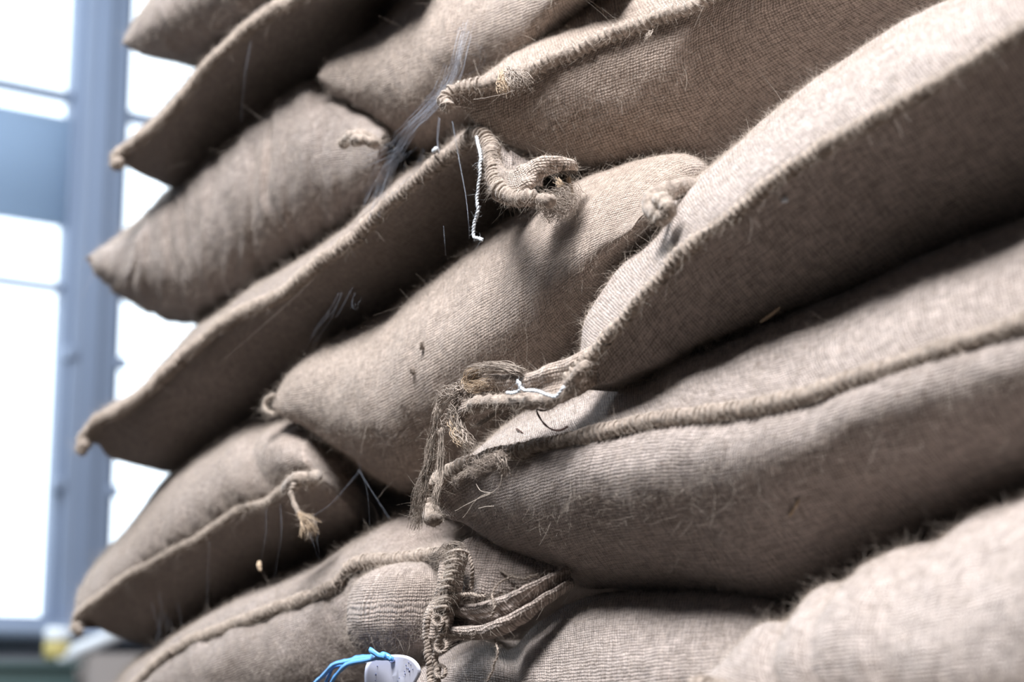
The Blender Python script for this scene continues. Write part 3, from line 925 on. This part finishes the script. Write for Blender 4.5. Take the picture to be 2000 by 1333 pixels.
lock(J, 'hanging_fringe', [(890,800,.068),(892,826,.07),(898,850,.07),(912,866,.07),(922,880,.07)], 24, 0.004, 0.0006, M_STITCH, 0.8, 12, curl=0.001)
lab(lock(J, 'hanging_fringe', [(884,822,.07),(893,850,.07),(905,864,.07),(914,868,.07)], 16, 0.003, 0.0006, M_TAN, 0.9, 13), 'tan frayed tips')
lock(J, 'hanging_fringe', [(998,798,.062),(970,808,.064),(946,824,.066),(924,834,.066)], 12, 0.0016, 0.0006, M_STITCH, 0.6, 14)
lab(thread(J, 'white_string', [(989,766,.076),(1003,768,.078),(1013,764,.08),(1016,752,.08),(1012,745,.08),(1018,758,.08),(1050,765,.08),(1085,774,.078),(1094,764,.078),(1101,756,.076)], 0.0012, M_WHITE, 15), 'short white string lying on the torn ear')
lab(thread(J, 'dark_thread', [(1050,794,.064),(1048,801,.066),(1053,814,.066),(1066,831,.066),(1084,841,.064),(1096,840,.062),(1110,833,.058)], 0.0008, M_BROWN, 16, twist=False, wob=0.0002), 'dark brown curling thread below the torn ear')
lab(thread(J, 'dark_thread', [(1040,795,.064),(1052,801,.066),(1062,803,.066),(1076,798,.066),(1090,788,.064)], 0.0008, M_BROWN, 17, twist=False, wob=0.0002), 'dark brown curling thread below the torn ear')

# --- sack D: folded right ear and string
D = SACKS['D']
band(D, 'folded_ear', [(972,300,.012),(988,330,.022),(1010,330,.03),(1034,318,.03),(1056,308,.026),(1086,305,.016),(1110,309,.004),(1128,320,-.01)],
     [(968,362,.03),(990,378,.036),(1016,380,.038),(1040,366,.036),(1052,350,.03),(1080,340,.018),(1105,332,.004),(1128,334,-.01)], 0.006, M_JUTE[1], 32)
band(D, 'folded_ear', [(955,262,.004),(985,292,-.01),(1020,312,-.02),(1060,325,-.03)],
     [(962,330,.02),(985,345,.01),(1020,355,-.01),(1060,365,-.03)], 0.004, M_JUTE[2], 33)
roll(D, 'seam_end', [(1040,390,.034),(1056,391,.032),(1072,392,.03),(1082,384,.026)], 0.0055, M_ROPE, 18)
lab(thread(D, 'white_string', [(932,268,.02),(933,282,.024),(938,306,.028),(937,332,.03),(936,356,.03),(932,384,.03),(934,412,.03),(926,438,.03),(926,462,.03),(932,464,.03),(944,468,.03)], 0.0013, M_WHITE, 19, n=110), 'white cotton string hanging beside the folded ear')

# --- sack I: ear knot, tip loop, tufts
I = SACKS['I']
roll(I, 'ear_knot', [(1356,364,-.02),(1330,368,.0),(1300,376,.02),(1276,386,.034),(1268,402,.04),(1280,416,.044),(1296,412,.048)], 0.0066, M_ROPE, 20)
roll(I, 'ear_knot', [(1284,392,.044),(1298,396,.05),(1306,410,.05),(1298,424,.05),(1284,424,.048)], 0.0058, M_STITCH, 21)
roll(I, 'twine_loop', [(538,771,.0),(524,777,.004),(516,791,.006),(523,806,.006),(536,809,.004)], 0.0019, M_STITCH, 22, lump=.1)
lab(lock(I, 'frayed_tuft', [(1119,383,-.0),(1108,375,.0),(1096,362,.002),(1084,350,.002)], 22, 0.0014, 0.00045, M_TAN, 1.6, 23), 'tan frayed tuft standing up')
lab(lock(I, 'frayed_tuft', [(1119,383,-.0),(1116,370,.0),(1112,356,.002),(1108,342,.002)], 16, 0.0012, 0.00045, M_TAN, 1.2, 24), 'tan frayed tuft standing up')
lock(I, 'frayed_tuft', [(1075,420,-.0),(1082,398,.006),(1098,386,.01),(1112,392,.008),(1104,408,.006),(1090,404,.01),(1094,390,.012)], 70, 0.0085, 0.00028, M_STITCH, 0.3, 25, curl=0.004)
lock(I, 'frayed_tuft', [(612,690,-.06),(616,676,-.06),(626,668,-.06)], 14, 0.0022, 0.0005, M_TAN, 0.8, 26)

# --- sack C, E: corner knots
C_, E_ = SACKS['C'], SACKS['E']
lab(roll(C_, 'ear_knot', [(668,284,.012),(680,270,.016),(698,264,.016),(720,268,.010),(742,280,-.002)], 0.0052, M_ROPE, 27), 'knotted corner')
roll(C_, 'ear_knot', [(690,278,.018),(704,272,.02),(724,277,.014),(738,286,.004)], 0.005, M_ROPE, 28)
roll(E_, 'ear_knot', [(560,960,.018),(572,944,.026),(586,934,.026),(606,938,.016),(618,930,.0)], 0.0068, M_ROPE, 29)
thread(E_, 'hanging_twine', [(574,944,.034),(568,962,.036),(572,980,.036),(580,994,.036),(584,1006,.036)], 0.0022, M_STITCH, 30)
lab(lock(E_, 'frayed_end', [(583,1002,.036),(590,1014,.036),(600,1030,.036),(606,1052,.036)], 34, 0.002, 0.00035, M_TAN, 5.5, 31), 'splayed frayed end of the twine')
lock(E_, 'frayed_end', [(584,1002,.036),(594,1008,.036),(608,1014,.036),(618,1026,.036)], 14, 0.0016, 0.0003, M_TAN, 3.5, 32)

# --- sack H: curled tuft on the seam
H_ = SACKS['H']
lock(H_, 'frayed_tuft', [(985,144,.022),(984,158,.03),(988,172,.034),(994,184,.032)], 34, 0.0036, 0.0006, M_TAN, 0.6, 33, curl=.0015)
lock(H_, 'frayed_tuft', [(994,140,.022),(1002,154,.032),(1008,168,.034),(1016,176,.032)], 36, 0.004, 0.0006, M_STITCH, 0.6, 34, curl=.0015)
lock(H_, 'frayed_tuft', [(1008,142,.02),(1020,152,.03),(1028,162,.03),(1030,172,.028)], 26, 0.0032, 0.0006, M_STITCH, 0.6, 35, curl=.0015)
lock(H_, 'frayed_tuft', [(1272,62,-.02),(1266,72,-.016),(1262,82,-.016)], 14, 0.0016, 0.0005, M_STITCH, 0.6, 36)
thread(H_, 'loose_thread', [(925,194,.044),(960,190,.046),(1005,178,.044)], 0.00022, M_STITCH, 37, twist=False)

# --- sack K: tip fringe and pale bristles
K_ = SACKS['K']
lock(K_, 'frayed_tuft', [(975,888,.066),(980,904,.068),(984,922,.066),(986,934,.064)], 30, 0.003, 0.0005, M_STITCH, 0.4, 38)
lock(K_, 'frayed_tuft', [(920,916,.066),(900,930,.07),(884,944,.07)], 10, 0.002, 0.0003, M_STITCH, 0.8, 39)
lock(K_, 'frayed_tuft', [(985,893,.066),(950,908,.068),(915,922,.07)], 60, 0.0042, 0.0003, M_ROPE, 0.6, 391, curl=0.003)
for i, pts in enumerate([[(980,928),(976,948),(962,962),(938,973),(912,986),(888,999)], [(962,962),(938,971),(924,984),(914,1000),(904,1012)], [(935,994),(945,991),(965,989)], [(930,946),(938,958),(960,964)]]):
    lab(thread(K_, 'pale_bristle', [(x, y, .072) for x, y in pts], 0.00022, M_FIBRE, 40 + i, twist=False, wob=0.0002), 'stiff pale bristle')
roll(K_, 'seam_end', [(836,985,.046),(838,1004,.05),(846,1016,.052),(856,1008,.05)], 0.0055, M_ROPE, 44)

# --- sack F: bulging fold and torn ruffled hem
F_ = SACKS['F']
cF = at(822, 1194, -0.016)[0]
blob(F_, 'folded_bulge', cF, AWAY * 0.070, OUT * 0.055, UP * 0.043 - AWAY * 0.006, M_JUTE[0], 45, 0.74)
band(F_, 'torn_flap', [(893,1070,.03),(915,1050,.02),(960,1055,.01),(1030,1085,.0),(1100,1112,-.01)],
     [(872,1180,.04),(930,1172,.036),(985,1160,.026),(1045,1140,.012),(1110,1120,-.01)], 0.005, M_JUTE[2], 46)
band(F_, 'torn_hem', [(878,1176,.044),(925,1182,.044),(975,1170,.04),(1020,1150,.032),(1065,1128,.018),(1110,1105,.0)],
     [(874,1250,.05),(930,1250,.05),(975,1242,.046),(1020,1216,.036),(1072,1178,.02),(1122,1146,.0)], 0.011, M_JUTE[0], 47, groove=1.5)
band(F_, 'torn_hem', [(915,1078,.044),(902,1110,.05),(894,1145,.054),(884,1190,.056),(876,1235,.056),(868,1262,.056)],
     [(868,1074,.04),(866,1110,.046),(862,1145,.05),(842,1190,.052),(832,1240,.054),(836,1266,.056)], 0.008, M_JUTE[1], 48)
lad = MB()
for i in range(15):
    y = 1080 + i * 7.6
    xl = np.interp(y, [1074, 1110, 1145, 1190], [872, 866, 860, 842]); xr = np.interp(y, [1074, 1110, 1145, 1190], [914, 903, 893, 884])
    p = crom(px3([(xl, y + 5, .052), ((xl * .7 + xr * .3), y - 1, .064), ((xl * .35 + xr * .65), y - 3, .066), (xr, y + 3, .056)]), 16)
    lad.tube(p + RNG.normal(0, .0006, 3), 0.0013 * RNG.uniform(.6, 1.2), 6)
_l = lad.build('ladder_stitches', M_STITCH, F_)
_v = np.vstack(lad.v); _i = RNG.integers(0, len(_v), 2500); fibres(_l, _v[_i], unit(RNG.normal(size=(2500, 3)) + OUT), .0034, .00006)
thread(F_, 'chain_stitch', [(846,1190,.06),(838,1215,.062),(834,1250,.062),(838,1285,.062),(840,1315,.062),(846,1350,.062)], 0.0030, M_ROPE, 49, wob=0.001)
thread(F_, 'chain_stitch', [(872,1190,.062),(868,1225,.064),(858,1258,.064),(850,1290,.064),(856,1320,.064),(850,1350,.062)], 0.0026, M_ROPE, 50, wob=0.001)
for i, (x, y, r) in enumerate([(862,1262,11), (860,1312,10), (856,1212,9)]):
    a = np.linspace(0, 2 * math.pi, 14)
    thread(F_, 'chain_stitch', [(x + r * math.cos(k), y + r * 1.2 * math.sin(k), (.066 + .003 * math.sin(k))) for k in a], 0.0014, M_ROPE, 51 + i, wob=0.0004)
thread(F_, 'loose_twine', [(884,1163,.056),(905,1161,.058),(930,1164,.056),(948,1166,.054)], 0.0014, M_STITCH, 57)
thread(F_, 'loose_twine', [(912,1078,.054),(920,1098,.056),(922,1120,.056),(920,1150,.054)], 0.0015, M_ROPE, 58)
thread(F_, 'loose_twine', [(962,1172,.05),(966,1188,.052),(960,1206,.052)], 0.0011, M_STITCH, 59)
thread(F_, 'loose_twine', [(970,1110,.02),(995,1124,.026),(1030,1130,.026),(1052,1122,.02)], 0.0011, M_STITCH, 60)
thread(F_, 'loose_twine', [(1000,1128,.03),(975,1140,.04),(962,1160,.046),(966,1178,.05)], 0.0008, M_STITCH, 61)
thread(F_, 'loose_twine', [(966,1250,.046),(972,1275,.05),(962,1310,.05),(952,1332,.05)], 0.0007, M_STITCH, 62)
lock(F_, 'frayed_edge', [(905,1075,.05),(885,1072,.052),(868,1080,.05),(846,1096,.04)], 34, 0.004, 0.0004, M_STITCH, 0.5, 63, curl=0.002)

# ------------------------------------------------------------------ cobwebs, lint, straw
def cobweb(label, strands, seed):
    root = None
    mb = MB(); rg = np.random.default_rng(seed)
    for pts, n, spread, rad in strands:
        base = crom(px3(pts), 30)
        s = np.linspace(0, 1, 30)
        for i in range(n):
            o0 = rg.normal(0, spread, 3); o1 = rg.normal(0, spread, 3)
            w = np.stack([nz1(s * 3 + i * 5.1, seed + k) for k in (1, 2, 3)], 1) * spread * 0.5
            a, b = sorted(rg.random(2)); 
            if n < 4: a, b = 0, 1
            elif b - a < 0.3: a, b = max(0, a - 0.2), min(1, b + 0.25)
            k0, k1 = int(a * 29), max(int(b * 29), int(a * 29) + 4)
            p = base + o0 * (1 - s)[:, None] + o1 * s[:, None] + w
            mb.tube(p[k0:k1 + 1], rad * rg.uniform(0.5, 1.2), 4)
    o = mb.build('cobweb', M_WEB)
    tag(o, label, 'cobweb', kind='stuff')
    return o


cobweb('wispy white cobweb strung between the pale top sack and the long seamed sack', [
    ([(914,52,.02),(901,98,.03),(887,150,.03),(852,196,.03),(810,238,.03),(785,276,.02)], 56, 0.0045, 0.000062),
    ([(880,140,.02),(850,200,.03),(800,250,.03),(770,290,.02),(715,315,.03)], 27, 0.004, 0.000062),
    ([(785,276,.02),(750,330,.01),(735,370,.01),(722,416,.02)], 36, 0.006, 0.000050),
    ([(800,262,.02),(770,320,.01),(757,360,.01),(745,400,.015)], 32, 0.007, 0.000043),
    ([(827,297,.01),(812,330,.01),(789,357,.01),(752,392,.02)], 14, 0.003, 0.000062),
    ([(900,60,.0),(940,110,-.02),(925,140,-.02)], 8, 0.006, 0.000043),
    ([(859,231,.01),(855,276,.01),(858,300,.01)], 2, 0.0008, 0.000112),
    ([(883,238,.01),(897,315,.03),(911,390,.035),(916,440,.035),(917,466,.02)], 2, 0.0006, 0.000099),
    ([(866,440,.03),(869,480,.03),(870,500,.02)], 1, 0.0003, 0.000074)], 5)
cobweb('thin cobweb threads across the dark gap right of the knotted sack', [
    ([(701,918,.01),(650,980,.03),(600,1016,.034)], 2, 0.0006, 0.000040),
    ([(701,918,.01),(730,965,.03),(761,1016,.03)], 2, 0.0008, 0.000037),
    ([(700,905,.01),(718,970,.03),(722,1034,.03)], 1, 0.0006, 0.000031),
    ([(612,1040,.036),(618,1070,.036),(622,1102,.03)], 2, 0.002, 0.000040)], 6)
cobweb('faint cobweb threads hanging below the thin seam of the knotted sack', [
    ([(522,990,.02),(518,1060,.036),(508,1096,.036)], 1, 0.0004, 0.000045),
    ([(546,985,.02),(548,1050,.036),(534,1130,.03)], 1, 0.0005, 0.000040),
    ([(315,1190,.02),(318,1230,.02),(312,1255,.02)], 11, 0.008, 0.000034),
    ([(408,1060,.02),(404,1180,.03)], 1, 0.001, 0.000034)], 8)
cobweb('bluish cobweb threads on the long seamed sack left of the centre sack', [
    ([(672,560,.02),(650,610,.03),(620,650,.03),(604,680,.02)], 9, 0.003, 0.000034),
    ([(700,570,.02),(690,596,.03),(676,590,.03)], 4, 0.003, 0.000028),
    ([(492,84,.03),(480,150,.04),(470,240,.03)], 2, 0.001, 0.000036)], 9)


def bit(name, label, cat, pts, rad, mat, seed, twist=False):
    mb = MB()
    p = crom(np.asarray(pts), 14); s = np.linspace(-1, 1, 14)
    mb.tube(p, rad * np.clip(np.sqrt(1 - (s * 0.97) ** 2) * 1.2, 0.2, 1) * (1 + 0.2 * nz1(s * 4, seed)), 7, 0.6)
    return tag(mb.build(name, mat), label, cat)


bit('straw', 'short tan straw stuck to the broad sack below its sweeping seam', 'straw', [surf('K',1542,1006,.002), surf('K',1553,988,.003), surf('K',1563,971,.002)], 0.0014, M_TAN, 1)
bit('straw', 'thin straw lying in the dark crease under the diagonal seamed sack', 'straw', [at(1484,630,.0)[0], at(1504,616,.004)[0], at(1525,600,.004)[0]], 0.0013, M_TAN, 2)
bit('twig', 'tiny dark brown twig on the broad sack under the torn ear', 'twig', [surf('K',1009,840,.001), surf('K',1016,844,.0015), surf('K',1023,848,.001)], 0.0009, M_BROWN, 3)
bit('lint', 'white lint fleck just under the diagonal seam of the right sack', 'lint', [surf('J',1527,386,.002), surf('J',1533,385,.003), surf('J',1540,383,.002)], 0.0022, M_WHITE, 4)
bit('lint', 'white fluff caught in the cobweb beside the white string sack', 'lint', [at(845,296,.012)[0], at(850,292,.014)[0], at(853,287,.012)[0]], 0.0022, M_WHITE, 5)
bit('seed_husk', 'pale seed husk hanging on a thread below the knotted sack seam', 'husk', [at(507,1096,.036)[0], at(506,1107,.037)[0], at(509,1117,.036)[0]], 0.0024, M_TAN, 6)
for i, (x, y, l) in enumerate([(829,676,'dark fibre clump on the centre sack, upper of two'), (811,725,'dark fibre clump on the centre sack, lower and paler of two')]):
    mb = MB(); c = surf('I', x, y, .0015)
    strand_set(mb, np.array([c - UP * .003, c + OUT * .002, c + UP * .003]), 16, .0014, .0003, 0.2, 80 + i, curl=.002)
    tag(mb.build('fibre_clump', M_ROPE), l, 'lint')

# ------------------------------------------------------------------ paper tag on blue twine
M_CARD = plain('white_card', (0.80, 0.82, 0.97), 0.45, 0.4, 0.02, 40.0)
M_INK = plain('blue_grey_ink', (0.16, 0.19, 0.34), 0.6)
M_BLUE = plain('blue_plastic_twine', (0.12, 0.36, 0.76), 0.2, 0.6, 0.25, 120.0, **{'Sheen Weight': 0.0})
tagroot = empty('paper_tag', at(766, 1320, .055)[0])
tag(tagroot, 'white paper tag on shiny blue plastic twine lying against the bottom left sack', 'tag')
out2 = [(752,1280),(790,1281),(808,1289),(819,1303),(821,1314),(817,1324),(808,1340),(800,1362),(760,1375),(718,1372),(712,1333),(715,1300),(722,1290),(735,1284)]


def tag_d(x, y): return .060 + (0.006 if x > 768 else 0.0) * min(1, (x - 768) / 20 if x > 768 else 0) - 0.00008 * (y - 1280)


ring_ = np.array(out2, float)
c2 = crom(np.vstack([ring_, ring_[:1]]), 61)[:-1]
gx = []
nr = 8
for k in range(nr + 1):
    for p in c2: gx.append(np.array([766, 1322]) + (p - np.array([766, 1322])) * (k / nr))
front = np.vstack([at(p[0], p[1], tag_d(p[0], p[1])) for p in gx]); back = front - OUT * 0.0007
m = len(c2); fs = []
for k in range(nr):
    for j in range(m):
        a, b = k * m + j, k * m + (j + 1) % m
        fs.append((a, b, b + m, a + m)); o_ = len(front)
        fs.append((a + o_, a + m + o_, b + m + o_, b + o_))
for j in range(m):
    a, b = nr * m + j, nr * m + (j + 1) % m
    fs.append((a, b, b + len(front), a + len(front)))
card = mesh_obj('card', np.vstack([front, back]), fs, M_CARD, tagroot, smooth=False)
rg = np.random.default_rng(3)
for (x, y, r) in [(737,1302,2.2),(734,1318,2),(733,1330,1.6),(793,1300,1.5),(798,1295,1.6),(802,1299,1.4),(797,1307,1.6),(800,1311,2.4),(790,1312,1.5),(791,1317,1.5),(780,1325,2.2),(777,1331,1.6),(794,1306,1.2),(806,1308,1.3),(789,1322,1.2),(762,1288,1.2)]:
    c = at(x, y, tag_d(x, y) + 0.0003)[0]
    L = r * rg.uniform(0.8, 2.0) * 0.0004
    ink = MB(); ink.box(c, CR, CF, unit(CU + CR * rg.uniform(-.3, .3)), r * 0.00045, 0.0003, L * 1.6)
    ink.build('ink_mark', M_INK, card, smooth=False)
hole = MB(); a = np.linspace(0, 2 * math.pi, 16)
hole.tube(px3([(766 + 5 * math.cos(k), 1291 + 3.2 * math.sin(k), tag_d(770, 1291) + .0006) for k in a]), 0.0007, 6)
hole.build('eyelet', M_INK, card)
for i, (pts, r) in enumerate([
    ([(768,1290,.066),(751,1282,.070),(729,1285,.066),(699,1287,.064),(676,1293,.064),(652,1299,.064),(632,1319,.062),(614,1336,.06),(595,1360,.06)], .0022),
    ([(764,1288,.068),(740,1286,.068),(712,1291,.066),(678,1299,.066),(662,1313,.064),(648,1332,.062),(638,1356,.06)], .0021),
    ([(700,1289,.062),(668,1300,.06),(650,1305,.06),(640,1325,.06),(626,1352,.06)], .0017),
    ([(722,1270,.07),(731,1276,.072),(740,1282,.072),(752,1284,.072)], .0024)]):
    p = crom(px3(pts), 70)
    v, f = tube_geo(p, r * (1 + 0.22 * nz1(arc(p) / 0.006, i))[:, None] * (1 + 0.25 * np.cos(np.linspace(0, 2 * math.pi, 8, endpoint=False) * 3)[None, :]), 8, 0.55)
    mesh_obj('twine', v, f, M_BLUE, tagroot, smooth=False)

# ------------------------------------------------------------------ things under the window
M_GREEN = plain('dull_green_paint', (0.085, 0.13, 0.125), 0.55, 0.3, 0.1, 6.0)
M_BEIGE = plain('brown_card', (0.34, 0.30, 0.28), 0.8, 0.2, 0.1, 6.0)
M_TUBE = plain('white_plastic_pipe', (0.80, 0.83, 0.86), 0.4, 0.4, 0.03)
M_YEL = plain('mustard_paint', (0.55, 0.45, 0.16), 0.5, 0.4, 0.1)


def at_plane(px, py, wd):
    r = ray(np.array([px]), np.array([py]))[0]
    return CAM + r * (wd / (r @ AWAY))


wd = WINDOW_D - 0.42
g0 = at_plane(-60, 1290, wd); g1 = at_plane(160, 1294, wd)
h0, h1, zt = float(g0 @ ERT), float(g1 @ ERT), float(g1[2])
gc = empty('green_cabinet', AWAY * (wd + .2) + ERT * (h0 + h1) / 2)
tag(gc, 'dull green cabinet under the window sill, at the lower left edge', 'cabinet')
m_ = MB(); m_.box(AWAY * (wd + .2) + ERT * (h0 + h1) / 2 + UP * (zt - .02) / 2, ERT, AWAY, UP, h1 - h0 - .02, .36, zt - .02); m_.build('body', M_GREEN, gc, smooth=False, bevel=.006)
m_ = MB(); m_.box(AWAY * (wd + .2) + ERT * (h0 + h1) / 2 + UP * (zt - .01), ERT, AWAY, UP, h1 - h0, .39, .02); m_.build('cabinet_top', M_GREEN, gc, smooth=False, bevel=.004)
for s_ in (-1, 1):
    m_ = MB(); m_.box(AWAY * (wd + .012) + ERT * ((h0 + h1) / 2 + s_ * (h1 - h0) / 4) + UP * (zt * .5), ERT, AWAY, UP, (h1 - h0) / 2 - .03, .012, zt * .9)
    dr = m_.build('cabinet_door', M_GREEN, gc, smooth=False, bevel=.003)
    m_ = MB(); m_.box(AWAY * (wd - .006) + ERT * ((h0 + h1) / 2 + s_ * .03) + UP * (zt * .7), ERT, AWAY, UP, .012, .024, .1); m_.build('handle', M_TUBE, dr, smooth=False, bevel=.003)
b0 = at_plane(185, 1280, wd); b1 = at_plane(420, 1280, wd)
h0, h1, zt2 = float(b0 @ ERT), float(b1 @ ERT), float(b0[2])
cb = empty('cardboard_box', AWAY * (wd + .2) + ERT * (h0 + h1) / 2)
tag(cb, 'greyish brown cardboard box standing right of the green cabinet below the window', 'box')
m_ = MB(); m_.box(AWAY * (wd + .2) + ERT * (h0 + h1) / 2 + UP * zt2 / 2, ERT, AWAY, UP, h1 - h0, .36, zt2); m_.build('carton', M_BEIGE, cb, smooth=False, bevel=.004)
for s_ in (-1, 1):
    m_ = MB(); m_.box(AWAY * (wd + .2 + s_ * .09) + ERT * (h0 + h1) / 2 + UP * (zt2 + .003), ERT, AWAY, UP, h1 - h0 - .01, .176, .006); m_.build('flap', M_BEIGE, cb, smooth=False)
p0, p1 = at_plane(112, 1288, wd + .05), at_plane(330, 1196, wd + .05)
pr = empty('pipe', p0)
tag(pr, 'white plastic pipe slanting up to the right below the window', 'pipe')
m_ = MB(); m_.tube(np.linspace(p0, p1, 12), .021, 20); m_.build('tube', M_TUBE, pr)
m_ = MB(); m_.tube(np.linspace(p0 - (p1 - p0) * .02, p0 + (p1 - p0) * .12, 4), .026, 20); m_.build('collar', M_TUBE, pr)
kc = at_plane(112, 1248, wd + .06)
kr = empty('jar', kc)
tag(kr, 'small white and mustard yellow round jar beside the white pipe end', 'jar')
prof = [(0, -.05), (.03, -.05), (.034, -.04), (.034, .01), (.028, .02), (.028, .03)]
a = np.linspace(0, 2 * math.pi, 28, endpoint=False)


def lathe(prof, c):
    v = np.array([c + (CR * math.cos(k) + np.array([0, 1., 0]) * math.sin(k)) * r + UP * z for r, z in prof for k in a])
    f = [(i * 28 + j, i * 28 + (j + 1) % 28, (i + 1) * 28 + (j + 1) % 28, (i + 1) * 28 + j) for i in range(len(prof) - 1) for j in range(28)]
    return v, f


v, f = lathe([(.0, -.06), (.034, -.06), (.038, -.05), (.038, -.012), (.034, -.008), (0, -.008)], kc); mesh_obj('jar_body', v, f, M_YEL, kr)
v, f = lathe([(.0, -.008), (.036, -.008), (.038, .0), (.038, .022), (.03, .032), (0, .034)], kc); mesh_obj('lid', v, f, M_TUBE, kr)
